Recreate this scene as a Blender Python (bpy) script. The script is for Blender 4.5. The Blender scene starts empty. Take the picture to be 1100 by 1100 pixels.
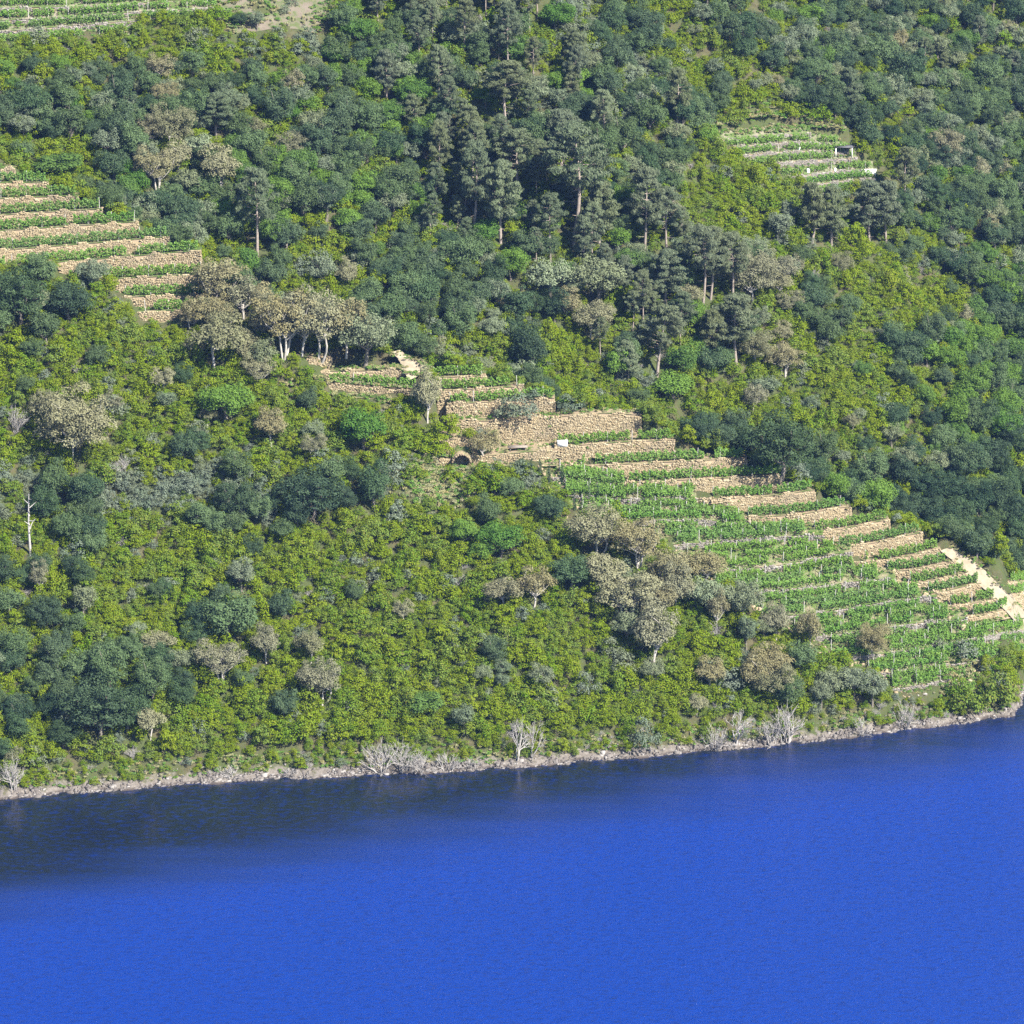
import bpy, math, random
import numpy as np
from mathutils import Vector, Matrix

# ---------------------------------------------------------------- camera, sky, sun, exposure
SC = bpy.context.scene
COL = SC.collection
HC, PITCH, FOV = 240.0, math.radians(17.0), math.radians(14.0)
F = 550.0 / math.tan(FOV / 2)          # focal length in photo pixels (photo 1100 x 1100)
CD, SD = math.cos(PITCH), math.sin(PITCH)
cam_d = bpy.data.cameras.new('camera'); cam = bpy.data.objects.new('camera', cam_d); COL.objects.link(cam)
cam.location = (0, 0, HC); cam.rotation_euler = (math.pi / 2 - PITCH, 0, 0)
cam_d.sensor_fit = 'HORIZONTAL'; cam_d.angle = FOV; cam_d.clip_end = 5000; cam_d.clip_start = 1
SC.camera = cam
TO_SUN = Vector((0.70, -0.60, 0.88)).normalized()
W = bpy.data.worlds.new('World'); SC.world = W; W.use_nodes = True
nt = W.node_tree; bgn = nt.nodes['Background']
sky = nt.nodes.new('ShaderNodeTexSky'); sky.sky_type = 'NISHITA'; sky.sun_disc = False
sky.sun_elevation = math.asin(TO_SUN.z); sky.sun_rotation = math.atan2(TO_SUN.x, TO_SUN.y)
sky.altitude = 400; sky.air_density = 1.0; sky.dust_density = 0.4; sky.ozone_density = 2.5
nt.links.new(sky.outputs[0], bgn.inputs[0]); bgn.inputs[1].default_value = 0.07
sd = bpy.data.lights.new('sun', 'SUN'); sd.energy = 5.0; sd.angle = math.radians(0.5); sd.color = (1.0, 0.95, 0.86)
so = bpy.data.objects.new('sun', sd); COL.objects.link(so)
so.rotation_euler = TO_SUN.to_track_quat('Z', 'Y').to_euler(); so.location = (200, 300, 500)
SC.view_settings.view_transform = 'Standard'; SC.view_settings.look = 'None'
SC.view_settings.exposure = 1.78; SC.view_settings.gamma = 1
SC.cycles.max_bounces = 6; SC.cycles.diffuse_bounces = 3; SC.cycles.transmission_bounces = 3
SC.cycles.use_denoising = False; SC.cycles.sample_clamp_direct = 1.6; SC.cycles.sample_clamp_indirect = 4; SC.cycles.volume_bounces = 0; SC.cycles.transparent_max_bounces = 4

rnd = random.Random(7); rng = np.random.default_rng(7)

# ---------------------------------------------------------------- pixel <-> place
def ray(px, py):
    u, v = (px - 550) / F, (550 - py) / F
    return u, CD + v * SD, -SD + v * CD
def project(x, y, z):
    zz = z - HC
    dep = y * CD - zz * SD
    up = y * SD + zz * CD
    return 550 + F * x / dep, 550 - F * up / dep, dep
def on_water(px, py):
    a, b, c = ray(px, py); t = -HC / c
    return a * t, b * t

SHORE_PX = [(0, 858), (120, 849), (250, 839), (380, 833), (520, 827), (650, 816), (760, 807), (850, 799),
            (950, 787), (1040, 776), (1088, 769), (1096, 757), (1104, 735)]
_s = np.array([on_water(*p) for p in SHORE_PX])
SX = np.concatenate([[-400, -150], _s[:, 0], [_s[-1, 0] + 12, _s[-1, 0] + 60, 400]])
SY = np.concatenate([[_s[0, 1] - 75, _s[0, 1] - 14], _s[:, 1], [_s[-1, 1] + 22, _s[-1, 1] + 60, _s[-1, 1] + 150]])
SL = (_s[10, 1] - _s[0, 1]) / (_s[10, 0] - _s[0, 0]); S0 = _s[0, 1] - SL * _s[0, 0]
def shore(x): return np.interp(x, SX, SY)
def line_shore(x): return S0 + SL * x

def wob(x, y):
    return (np.sin(x * .11 + 1.3 * np.sin(y * .07)) + np.sin(y * .13 + x * .05 + 2) + .7 * np.sin(x * .23 - y * .19 + 1)
            + .5 * np.sin(x * .41 + y * .37) + .35 * np.sin(x * .83 - y * .71 + 4))
def sstep(t):
    t = np.clip(t, 0, 1); return t * t * (3 - 2 * t)
SLOPE = 0.72
def front_a(x, y):
    d = y - shore(x)
    dd = d + .5 * np.sin(x * .37) + .35 * np.sin(x * .9 + 1) + .2 * np.sin(x * 2.1)
    bank = np.where(dd < 0, dd * .5, .95 * sstep(dd / 2.0))
    return bank + SLOPE * np.maximum(d - 2.0, 0) + .55 * wob(x, y) * sstep((d - 3) / 14)
def off_b(x): return np.interp(x, [-200, -90, 0, 50, 90, 200], [8, 11, 26, 42, 62, 90])
def front_b(x, y):
    d = y - line_shore(x) - off_b(x)
    return np.where(d < 0, d * .5, SLOPE * d) + .8 * wob(x * .8 + 9, y * .8) * sstep(d / 12)
def front_c(x, y):
    d = y - line_shore(x) - off_b(x) - np.interp(x, [-100, 0, 60, 110], [30, 38, 52, 60])
    return np.where(d < 0, d * .5, SLOPE * .94 * d) + 1.1 * wob(x * .7 - 5, y * .7 + 3) * sstep(d / 12)
TT = np.linspace(560, 1100, 1081)
def cast(px, py, fn):
    a, b, c = ray(px, py)
    x, y, z = a * TT, b * TT, HC + c * TT
    g = z - fn(x, y)
    i = np.argmax(g < 0)
    if i == 0: i = len(TT) - 1
    t0, t1, g0, g1 = TT[i - 1], TT[i], g[i - 1], g[i]
    t = t0 + (t1 - t0) * g0 / (g0 - g1) if g0 != g1 else t0
    return a * t, b * t, HC + c * t
def crest_of(pts, fn):
    w = np.array([cast(px, py, fn) for px, py in pts]); w = w[np.argsort(w[:, 0])]
    return w
CA = crest_of([(-160, 100), (0, 168), (15, 176), (60, 198), (110, 220), (150, 238), (215, 270), (240, 318), (330, 368),
               (430, 380), (470, 392), (525, 400), (565, 413), (600, 432), (692, 442), (737, 474), (806, 489), (842, 509),
               (876, 525), (914, 542), (957, 557), (992, 568), (1020, 578), (1060, 606), (1100, 632), (1180, 700)], front_a)
CB = crest_of([(-100, -300), (400, -220), (560, -30), (680, 90), (760, 155), (850, 226), (960, 290), (1050, 395),
               (1100, 465), (1220, 570)], front_b)
def hill_a(x, y):
    yc = np.interp(x, CA[:, 0], CA[:, 1]); zc = front_a(x, yc)
    return np.where(y > yc, np.minimum(front_a(x, y), zc - .55 * (y - yc)), front_a(x, y))
def hill_b(x, y):
    yc = np.interp(x, CB[:, 0], CB[:, 1]); zc = front_b(x, yc)
    return np.where(y > yc, np.minimum(front_b(x, y), zc - .5 * (y - yc)), front_b(x, y))
def smooth_ground(x, y):
    return np.maximum(np.maximum(hill_a(x, y), hill_b(x, y)), front_c(x, y))

# ---------------------------------------------------------------- terraces: front-edge lines traced on the slope
class Line:
    def __init__(s, pts, fn):
        # densify in pixels so that the line follows the ground
        P = []
        for (a, b), (c, d) in zip(pts[:-1], pts[1:]):
            n = max(2, int(abs(c - a) / 6))
            P += [(a + (c - a) * k / n, b + (d - b) * k / n) for k in range(n)]
        P.append(pts[-1])
        w = np.array([cast(px, py, fn) for px, py in P]); o = np.argsort(w[:, 0]); w = w[o]
        s.X, s.Y, s.Z = w.T
        k = np.ones(7) / 7
        if len(s.X) > 8:
            s.Y = np.convolve(np.pad(s.Y, 3, 'edge'), k, 'valid'); s.Z = np.convolve(np.pad(s.Z, 3, 'edge'), k, 'valid')
    def extend(s, l, r):
        if l: s.X = np.concatenate([[s.X[0] - l], s.X]); s.Y = np.concatenate([[s.Y[0]], s.Y]); s.Z = np.concatenate([[s.Z[0] - .02 * l], s.Z])
        if r: s.X = np.concatenate([s.X, [s.X[-1] + r]]); s.Y = np.concatenate([s.Y, [s.Y[-1]]]); s.Z = np.concatenate([s.Z, [s.Z[-1]]])
    def has(s, x): return (x >= s.X[0]) & (x <= s.X[-1])
    def y(s, x): return np.interp(x, s.X, s.Y)
    def z(s, x): return np.interp(x, s.X, s.Z)
# name, surface, kind(flat / low wall height), lines (top to bottom), which lines carry vines, rows per terrace
BLOCKS = {
 'left': dict(fn=front_a, low=None, rows=1, lines=[
    [(-60, 184), (0, 178), (16, 184)], [(-60, 200), (0, 196), (52, 196)], [(-60, 218), (0, 213), (84, 210)], [(-60, 236), (0, 231), (110, 224)],
    [(-60, 254), (0, 248), (148, 238)], [(-60, 276), (0, 269), (90, 262), (182, 254)], [(-20, 290), (33, 284), (120, 277), (216, 269)],
    [(70, 303), (92, 301), (226, 294)], [(130, 320), (148, 318), (233, 316)], [(152, 336), (166, 334), (231, 331)], [(160, 350), (232, 347)]],
    bare=[0, 10], soil=0),
 'middle': dict(fn=front_a, low=None, rows=1, lines=[
    [(462, 406), (522, 403)], [(470, 420), (562, 415)], [(480, 434), (540, 431), (596, 427)], [(484, 452), (538, 452), (600, 447)], [(472, 471), (505, 470), (536, 468)],
    [(468, 492), (520, 490), (565, 486), (600, 482)], [(470, 506), (600, 500)]], bare=[3, 4, 5, 6], soil=1),
 'shelf': dict(fn=front_a, low=None, rows=1, lines=[
    [(305, 385), (356, 384)], [(328, 399), (400, 398), (434, 396)], [(350, 411), (380, 413), (410, 416), (450, 419)], [(352, 425), (452, 432)]],
    bare=[0, 1, 3], soil=1),
 'right': dict(fn=front_a, low=None, rows=1, lines=[
    [(584, 449), (650, 443), (688, 446)], [(596, 480), (650, 476), (724, 472)], [(622, 501), (700, 497), (802, 492)], [(672, 519), (740, 515), (840, 511)],
    [(762, 536), (830, 533), (875, 526)], [(800, 556), (858, 553), (914, 543)], [(872, 572), (910, 568), (955, 557)],
    [(898, 589), (938, 584), (990, 571)], [(926, 604), (957, 602), (986, 595), (1010, 588)], [(950, 614), (986, 612), (1026, 602)],
    [(974, 627), (1007, 624), (1038, 613)], [(994, 638), (1018, 635), (1054, 625)], [(1018, 652), (1041, 650), (1071, 641)],
    [(1042, 663), (1062, 660), (1085, 652)], [(1046, 672), (1090, 663)]], bare=[0, 14], soil=1),
 'lower': dict(fn=front_a, low=.7, rows=3, lines=[
    [(598, 512), (650, 520), (674, 524)], [(604, 530), (640, 533), (680, 536), (748, 534)], [(622, 556), (660, 560), (740, 557), (800, 562)],
    [(700, 586), (776, 581), (820, 577), (868, 574)], [(735, 612), (806, 611), (852, 605), (899, 593)], [(765, 638), (816, 635), (880, 629), (946, 621)],
    [(815, 664), (880, 658), (921, 651), (990, 640)], [(850, 687), (880, 683), (957, 673), (1022, 664)], [(890, 707), (953, 702), (1022, 690), (1098, 676)],
    [(930, 724), (990, 717), (1034, 711), (1070, 708), (1108, 700)], [(955, 741), (1000, 733), (1028, 727)], [(975, 751), (1048, 733)]], bare=[11], soil=0),
 'outer': dict(fn=front_a, low=None, rows=1, lines=[[(1070, 628), (1125, 622)], [(1078, 640), (1130, 636)], [(1086, 652), (1130, 648)]], bare=[2], soil=1),
 'far': dict(fn=front_c, low=.9, rows=1, lines=[
    [(760, 152), (820, 145), (870, 143)], [(768, 159), (820, 154), (862, 151), (902, 155)], [(788, 167), (830, 163), (856, 161), (912, 163)], [(800, 180), (845, 173), (920, 169)],
    [(836, 191), (870, 187), (900, 182), (938, 182)], [(850, 201), (900, 194), (940, 190)], [(860, 213), (900, 205), (930, 201)]], bare=[0], soil=2),
 'upper': dict(fn=front_b, low=.6, rows=1, lines=[
    [(-60, -4), (0, -6), (160, -10)], [(-60, 10), (0, 8), (88, 7), (160, 2)], [(-60, 24), (0, 22), (70, 18), (140, 13), (236, 8)], [(-60, 38), (0, 34), (70, 28), (140, 22), (252, 19)],
    [(-60, 52), (0, 48), (80, 42), (140, 37)]], bare=[], soil=2),
}
ALLT = []                       # (block, index, Line)
for bn, B in BLOCKS.items():
    B['L'] = [Line(p, B['fn']) for p in B['lines']]
    for i, L in enumerate(B['L']):
        L.core = (L.X[0], L.X[-1])                 # the part that carries wall and vines; the floor runs on a little
        if bn == 'right' and i > 1: L.extend(3.2, 0)
        elif bn == 'lower': L.extend(2.0, 2.6 if 2 < i < 8 else 0)
        elif bn == 'left': L.extend(1.5, 0)
        L.walled = (L.X[0], L.X[-1])
    for i, L in enumerate(B['L']): ALLT.append((bn, i, L))
def neighbours(bn, i, x):
    """front edge of the next terrace above / below at x: (y, z) or nan"""
    B = BLOCKS[bn]; L = B['L'][i]; y0 = L.y(x)
    yu = np.full(x.shape, np.nan); zu = yu.copy(); yd = yu.copy(); zd = yu.copy()
    for j, M in enumerate(B['L']):
        if j == i: continue
        m = M.has(x); yy = M.y(x); zz = M.z(x)
        up = m & (yy > y0 + .2) & (np.isnan(yu) | (yy < yu)); yu[up] = yy[up]; zu[up] = zz[up]
        dn = m & (yy < y0 - .2) & (np.isnan(yd) | (yy > yd)); yd[dn] = yy[dn]; zd[dn] = zz[dn]
    return yu, zu, yd, zd
def tread(bn, i, x):
    """y front, z front, y back, z back of terrace i at x"""
    B = BLOCKS[bn]; L = B['L'][i]
    yu, zu, _, _ = neighbours(bn, i, x)
    y0, z0 = L.y(x), L.z(x); no = np.isnan(yu)
    yb = np.where(no, y0 + 2.6, yu)
    zb = z0 + .06 if B['low'] is None else np.where(no, z0 + 1.2, np.maximum(zu - B['low'], z0 + .05))
    return y0, z0, yb, zb
def ground(x, y, sink=.28, back=1.35):
    x = np.asarray(x, float); y = np.asarray(y, float)
    shp = np.broadcast(x, y).shape
    x = np.broadcast_to(x, shp).ravel().copy(); y = np.broadcast_to(y, shp).ravel().copy()
    z = smooth_ground(x, y)
    for bn, i, L in ALLT:
        m = L.has(x) & (y > L.Y.min() - 1) & (y < L.Y.max() + 14)
        if not m.any(): continue
        k = np.where(m)[0]
        y0, z0, yb, zb = tread(bn, i, x[k])
        s = min(back, 1.35)
        ins = (y[k] >= y0 + (0 if sink == 0 else s)) & (y[k] <= yb + (0 if sink == 0 else s))
        t = np.clip((y[k] - y0) / np.maximum(yb - y0, .1), 0, 1)
        zt = z0 + (zb - z0) * t - sink
        kk = k[ins]; z[kk] = np.minimum(z[kk], zt[ins])
    if sink: 
        cx, cy, cz = CAVE; m = (np.abs(x - cx) < 2.0) & (y > cy - 2.5) & (y < cy + 3.4); z[m] = np.minimum(z[m], cz + .1)
    return z.reshape(shp)
CAVE = (0, 0, 1e9)
def gz(x, y): return float(ground(np.array([x]), np.array([y]), 0)[0])
def place(px, py): return cast(px, py, lambda x, y: ground(x, y, 0))
def on_terrace(x, y, pad=.3):
    r = np.zeros(x.shape, bool)
    for bn, i, L in ALLT:
        m = (x > L.X[0] - pad) & (x < L.X[-1] + pad) & (y > L.Y.min() - 3) & (y < L.Y.max() + 14)
        if not m.any(): continue
        k = np.where(m)[0]
        y0, z0, yb, zb = tread(bn, i, x[k])
        r[k] |= (y[k] > y0 - .8) & (y[k] < yb + pad)
    return r

# ---------------------------------------------------------------- helpers
def new_mesh(name, V, Fc, mat=None, smooth=False, attr=None):
    me = bpy.data.meshes.new(name)
    V = np.asarray(V, np.float32)
    if isinstance(Fc, np.ndarray):
        n, k = Fc.shape
        me.vertices.add(len(V)); me.vertices.foreach_set('co', V.ravel())
        me.loops.add(n * k); me.loops.foreach_set('vertex_index', Fc.astype(np.int32).ravel())
        me.polygons.add(n); me.polygons.foreach_set('loop_start', np.arange(0, n * k, k, dtype=np.int32))
        me.update(calc_edges=True)
    else:
        me.from_pydata([tuple(v) for v in V], [], [tuple(f) for f in Fc])
    if smooth: me.polygons.foreach_set('use_smooth', np.ones(len(me.polygons), bool))
    if attr is not None:
        a = me.attributes.new('v', 'FLOAT', 'FACE'); a.data.foreach_set('value', np.asarray(attr, np.float32))
    if mat: me.materials.append(mat)
    me.validate(); me.update()
    return me
def link(name, me, parent=None):
    o = bpy.data.objects.new(name, me); COL.objects.link(o)
    if parent: o.parent = parent
    return o
def tag(o, label=None, cat=None, group=None, kind=None):
    if label: o['label'] = label
    if cat: o['category'] = cat
    if group: o['group'] = group
    if kind: o['kind'] = kind
    return o
def empty(name, loc=(0, 0, 0), rz=0):
    o = bpy.data.objects.new(name, None); COL.objects.link(o); o.location = loc; o.rotation_euler = (0, 0, rz); o.empty_display_size = .5
    return o
class Geo:
    """collects quads and tubes as arrays"""
    def __init__(s): s.V = []; s.Q = []; s.A = []; s.n = 0
    def add(s, V, Q, a=None):
        V = np.asarray(V, float); Q = np.asarray(Q, int)
        s.V.append(V); s.Q.append(Q + s.n); s.n += len(V)
        s.A.append(np.full(len(Q), .5) if a is None else np.broadcast_to(np.asarray(a, float), (len(Q),)))
    def tube(s, P, R, k=6, a=.5):
        P = np.asarray(P, float); R = np.asarray(R, float); n = len(P)
        T = np.gradient(P, axis=0); T /= np.linalg.norm(T, axis=1)[:, None] + 1e-9
        ref = np.where(np.abs(T[:, 2:3]) > .9, [[1, 0, 0]], [[0, 0, 1]])
        U = np.cross(T, ref); U /= np.linalg.norm(U, axis=1)[:, None] + 1e-9
        Wv = np.cross(T, U); an = np.arange(k) * 2 * np.pi / k
        V = P[:, None] + R[:, None, None] * (np.cos(an)[None, :, None] * U[:, None] + np.sin(an)[None, :, None] * Wv[:, None])
        Q = [[i * k + j, i * k + (j + 1) % k, (i + 1) * k + (j + 1) % k, (i + 1) * k + j] for i in range(n - 1) for j in range(k)]
        s.add(V.reshape(-1, 3), Q, a)
    def box(s, c, size, rz=0, a=.5, jit=0):
        x, y, z = np.array(size) / 2
        V = np.array([[sx * x, sy * y, sz * z] for sz in (-1, 1) for sy in (-1, 1) for sx in (-1, 1)], float)
        if jit: V += rng.normal(0, jit, V.shape)
        cc, ss = math.cos(rz), math.sin(rz)
        V = V @ np.array([[cc, ss, 0], [-ss, cc, 0], [0, 0, 1]]) + np.array(c)
        s.add(V, [[0, 2, 3, 1], [4, 5, 7, 6], [0, 1, 5, 4], [2, 6, 7, 3], [0, 4, 6, 2], [1, 3, 7, 5]], a)
    def mesh(s, name, mat, smooth=False):
        return new_mesh(name, np.concatenate(s.V), np.concatenate(s.Q), mat, smooth, np.concatenate(s.A))

# ---------------------------------------------------------------- materials
def nodes(name):
    m = bpy.data.materials.new(name); m.use_nodes = True
    t = m.node_tree; return m, t, t.nodes, t.links, t.nodes['Principled BSDF']
def ramp_mix(N, Lk, a, b, fac):
    mx = N.new('ShaderNodeMix'); mx.data_type = 'RGBA'
    for sck, val in ((mx.inputs[6], a), (mx.inputs[7], b)):
        if isinstance(val, (tuple, list)): sck.default_value = (*val, 1)
        else: Lk.new(val, sck)
    if isinstance(fac, (int, float)): mx.inputs[0].default_value = fac
    else: Lk.new(fac, mx.inputs[0])
    return mx.outputs[2]
def noise(N, Lk, scale, detail=4, rough=.6, vec=None, space='Object'):
    tc = N.new('ShaderNodeTexCoord'); n = N.new('ShaderNodeTexNoise')
    n.inputs['Scale'].default_value = scale; n.inputs['Detail'].default_value = detail; n.inputs['Roughness'].default_value = rough
    Lk.new(vec if vec is not None else tc.outputs[space], n.inputs['Vector'])
    return n.outputs['Fac']
def mrange(N, Lk, v, a, b, c=0, d=1):
    r = N.new('ShaderNodeMapRange'); Lk.new(v, r.inputs[0])
    for k, q in zip((1, 2, 3, 4), (a, b, c, d)): r.inputs[k].default_value = q
    return r.outputs[0]
def foliage(name, ca, cb, cc, trans=.22, rough=.55):
    """ca..cb per tree, cc tint of the odd leaf clump"""
    m, t, N, Lk, P = nodes(name)
    oi = N.new('ShaderNodeObjectInfo'); at = N.new('ShaderNodeAttribute'); at.attribute_name = 'v'
    cr = N.new('ShaderNodeValToRGB'); Lk.new(oi.outputs['Random'], cr.inputs[0]); base = cr.outputs[0]
    mid = [(a + b) / 2 for a, b in zip(ca, cb)]; grey = sum(mid) / 3
    stops = [(0, ca), (.3, [m * .8 + grey * .25 for m in mid]), (.55, [mid[0] * 1.15, mid[1] * 1.02, mid[2] * .9]), (.8, cb), (1, [cb[0] * .85 + cc[0] * .25, cb[1] * .85 + cc[1] * .25, cb[2] * .85 + cc[2] * .25])]
    while len(cr.color_ramp.elements) < len(stops): cr.color_ramp.elements.new(.5)
    for e, (pp, c_) in zip(cr.color_ramp.elements, stops): e.position = pp; e.color = (*c_, 1)
    col = ramp_mix(N, Lk, base, cc, mrange(N, Lk, at.outputs['Fac'], .35, 1.0, 0, .85))
    Lk.new(col, P.inputs['Base Color']); P.inputs['Roughness'].default_value = rough
    P.inputs['Specular IOR Level'].default_value = .07
    tr = N.new('ShaderNodeBsdfTranslucent'); Lk.new(col, tr.inputs['Color'])
    mx = N.new('ShaderNodeMixShader'); mx.inputs[0].default_value = trans
    Lk.new(P.outputs[0], mx.inputs[1]); Lk.new(tr.outputs[0], mx.inputs[2]); Lk.new(mx.outputs[0], N['Material Output'].inputs[0])
    return m
MAT = {}
MAT['oak'] = foliage('oak_leaves', (.032, .062, .029), (.066, .106, .042), (.120, .162, .075))
MAT['holm'] = foliage('holm_leaves', (.022, .045, .023), (.042, .075, .032), (.076, .115, .052))
MAT['silver'] = foliage('silver_leaves', (.090, .122, .066), (.125, .155, .088), (.185, .215, .13), .15)
MAT['cork'] = foliage('cork_oak_leaves', (.125, .128, .064), (.162, .160, .088), (.215, .210, .13), .15)
MAT['chestnut'] = foliage('chestnut_leaves', (.050, .115, .016), (.084, .152, .022), (.12, .195, .036), .25)
MAT['pine'] = foliage('pine_needles', (.088, .118, .062), (.118, .148, .080), (.165, .19, .11), .25)
MAT['heath'] = foliage('heath_leaves', (.080, .146, .004), (.112, .164, .005), (.140, .130, .018), .22)
MAT['olive'] = foliage('olive_leaves', (.085, .115, .070), (.105, .132, .088), (.15, .175, .125), .12)
MAT['vine'] = foliage('vine_leaves', (.086, .185, .026), (.108, .205, .034), (.16, .24, .07), .3)
MAT['dry'] = foliage('dry_grass', (.23, .21, .10), (.17, .19, .08), (.30, .26, .15), .2)
def plain(name, ca, cb, scale=2.0, rough=.85, attr=False, bump=0, stain=None):
    m, t, N, Lk, P = nodes(name)
    f = noise(N, Lk, scale)
    col = ramp_mix(N, Lk, ca, cb, mrange(N, Lk, f, .3, .7))
    if attr:
        at = N.new('ShaderNodeAttribute'); at.attribute_name = 'v'
        col = ramp_mix(N, Lk, col, attr, mrange(N, Lk, at.outputs['Fac'], .5, 1.0))
    if stain:
        col = ramp_mix(N, Lk, col, stain[0], mrange(N, Lk, noise(N, Lk, .32, 6, .7), .50, .68, 0, .6))
        col = ramp_mix(N, Lk, col, stain[1], mrange(N, Lk, noise(N, Lk, .7, 5, .7), .58, .72, 0, .7))
    Lk.new(col, P.inputs['Base Color']); P.inputs['Roughness'].default_value = rough
    P.inputs['Specular IOR Level'].default_value = .25
    if bump:
        b = N.new('ShaderNodeBump'); b.inputs['Strength'].default_value = bump; b.inputs['Distance'].default_value = .1
        Lk.new(noise(N, Lk, scale * 3), b.inputs['Height']); Lk.new(b.outputs[0], P.inputs['Normal'])
    return m
MAT['bark'] = plain('brown_bark', (.10, .085, .065), (.17, .15, .125), 3)
MAT['pale_bark'] = plain('pale_bark', (.26, .235, .205), (.40, .375, .335), 3)
MAT['pine_bark'] = plain('pine_bark', (.15, .12, .10), (.27, .23, .195), 3)
MAT['dead'] = plain('bleached_wood', (.22, .20, .185), (.36, .34, .32), 4)
MAT['stone'] = plain('dry_stone', (.205, .158, .092), (.265, .212, .128), .35, .9, attr=(.32, .27, .175), bump=.3, stain=((.135, .112, .08), (.33, .27, .15)))
MAT['grey_stone'] = plain('grey_stone', (.135, .118, .10), (.185, .168, .145), .5, .9, attr=(.26, .24, .21), bump=.3, stain=((.085, .078, .07), (.27, .26, .24)))
MAT['core'] = plain('wall_core', (.15, .115, .07), (.20, .155, .10), 1.5)
MAT['sand'] = plain('sandy_track', (.17, .14, .095), (.27, .23, .165), .9, .95)
MAT['white'] = plain('white_paint', (.70, .69, .66), (.80, .79, .77), 1, .6)
MAT['post'] = plain('post_wood', (.30, .285, .26), (.42, .40, .37), 2)
MAT['stem'] = plain('vine_stem', (.07, .05, .035), (.11, .08, .06), 4)
MAT['yellow'] = plain('yellow_plastic', (.75, .52, .03), (.8, .58, .05), 1, .4)
MAT['slate'] = plain('dark_slate', (.045, .045, .05), (.09, .09, .095), 2, .6)
MAT['rock'] = plain('shore_rock', (.065, .055, .048), (.14, .125, .115), .9, .9, attr=(.23, .215, .20), bump=.5)
def soil(name, a, b, g, gf):
    m, t, N, Lk, P = nodes(name)
    c = ramp_mix(N, Lk, a, b, mrange(N, Lk, noise(N, Lk, .9, 6, .7), .3, .7))
    c = ramp_mix(N, Lk, c, g, mrange(N, Lk, noise(N, Lk, .45, 6, .75), .52 - gf * .3, .62 - gf * .2))
    Lk.new(c, P.inputs['Base Color']); P.inputs['Roughness'].default_value = .95; P.inputs['Specular IOR Level'].default_value = .1
    bp = N.new('ShaderNodeBump'); bp.inputs['Strength'].default_value = .6; bp.inputs['Distance'].default_value = .15
    Lk.new(noise(N, Lk, 4, 5), bp.inputs['Height']); Lk.new(bp.outputs[0], P.inputs['Normal'])
    return m
MAT['soil0'] = soil('terrace_soil', (.17, .14, .095), (.24, .20, .14), (.065, .095, .025), .5)
MAT['soil1'] = soil('terrace_earth', (.20, .15, .095), (.27, .21, .14), (.07, .095, .028), .2)
MAT['soil2'] = soil('terrace_grey_soil', (.17, .145, .11), (.23, .20, .155), (.07, .10, .03), .4)
MAT['bare'] = soil('bare_soil', (.10, .082, .062), (.165, .14, .11), (.07, .085, .035), .25)
# hillside floor: litter, dry grass, bare rock towards the waterline
m, t, N, Lk, P = nodes('hillside_floor')
c = ramp_mix(N, Lk, (.045, .042, .022), (.085, .075, .040), mrange(N, Lk, noise(N, Lk, .5, 6, .7), .35, .68))
c = ramp_mix(N, Lk, c, (.050, .062, .022), mrange(N, Lk, noise(N, Lk, .16, 5, .7), .40, .56))
gp = N.new('ShaderNodeNewGeometry'); sx = N.new('ShaderNodeSeparateXYZ'); Lk.new(gp.outputs['Position'], sx.inputs[0])
zz = N.new('ShaderNodeMath'); zz.operation = 'ADD'; Lk.new(sx.outputs['Z'], zz.inputs[0])
Lk.new(mrange(N, Lk, noise(N, Lk, .6, 4), .2, .8, -.9, .9), zz.inputs[1])
rk = ramp_mix(N, Lk, (.08, .068, .056), (.18, .16, .14), mrange(N, Lk, noise(N, Lk, 1.1, 7, .75), .3, .68))
c = ramp_mix(N, Lk, c, rk, mrange(N, Lk, zz.outputs[0], 1.3, .7))
wet = mrange(N, Lk, sx.outputs['Z'], .32, .12)
c = ramp_mix(N, Lk, c, (.055, .045, .040), wet)
Lk.new(c, P.inputs['Base Color']); P.inputs['Roughness'].default_value = .95; P.inputs['Specular IOR Level'].default_value = .1
bp = N.new('ShaderNodeBump'); bp.inputs['Strength'].default_value = .9; bp.inputs['Distance'].default_value = .35
Lk.new(noise(N, Lk, 1.3, 6, .7), bp.inputs['Height']); Lk.new(bp.outputs[0], P.inputs['Normal'])
MAT['floor'] = m
# river: deep blue water, the bank's dark reflection painted into its colour inshore, ripples dying out in the lee of the shore
m, t, N, Lk, P = nodes('river_water')
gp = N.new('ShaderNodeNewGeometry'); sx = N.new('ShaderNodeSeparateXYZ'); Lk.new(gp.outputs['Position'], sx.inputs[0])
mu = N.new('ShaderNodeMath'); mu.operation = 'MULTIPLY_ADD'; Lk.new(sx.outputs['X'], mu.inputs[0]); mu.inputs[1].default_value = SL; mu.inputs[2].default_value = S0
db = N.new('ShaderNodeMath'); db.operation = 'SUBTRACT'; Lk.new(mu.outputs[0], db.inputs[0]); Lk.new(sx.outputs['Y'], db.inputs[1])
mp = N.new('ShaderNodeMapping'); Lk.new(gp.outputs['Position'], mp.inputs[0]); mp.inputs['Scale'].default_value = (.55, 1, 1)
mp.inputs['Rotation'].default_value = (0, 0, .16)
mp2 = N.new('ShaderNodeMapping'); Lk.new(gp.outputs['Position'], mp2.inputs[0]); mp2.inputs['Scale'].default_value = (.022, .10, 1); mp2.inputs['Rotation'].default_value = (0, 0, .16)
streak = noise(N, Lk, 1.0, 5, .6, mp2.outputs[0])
dn = N.new('ShaderNodeMath'); dn.operation = 'MULTIPLY_ADD'; Lk.new(streak, dn.inputs[0]); dn.inputs[1].default_value = 26; Lk.new(db.outputs[0], dn.inputs[2])
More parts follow.
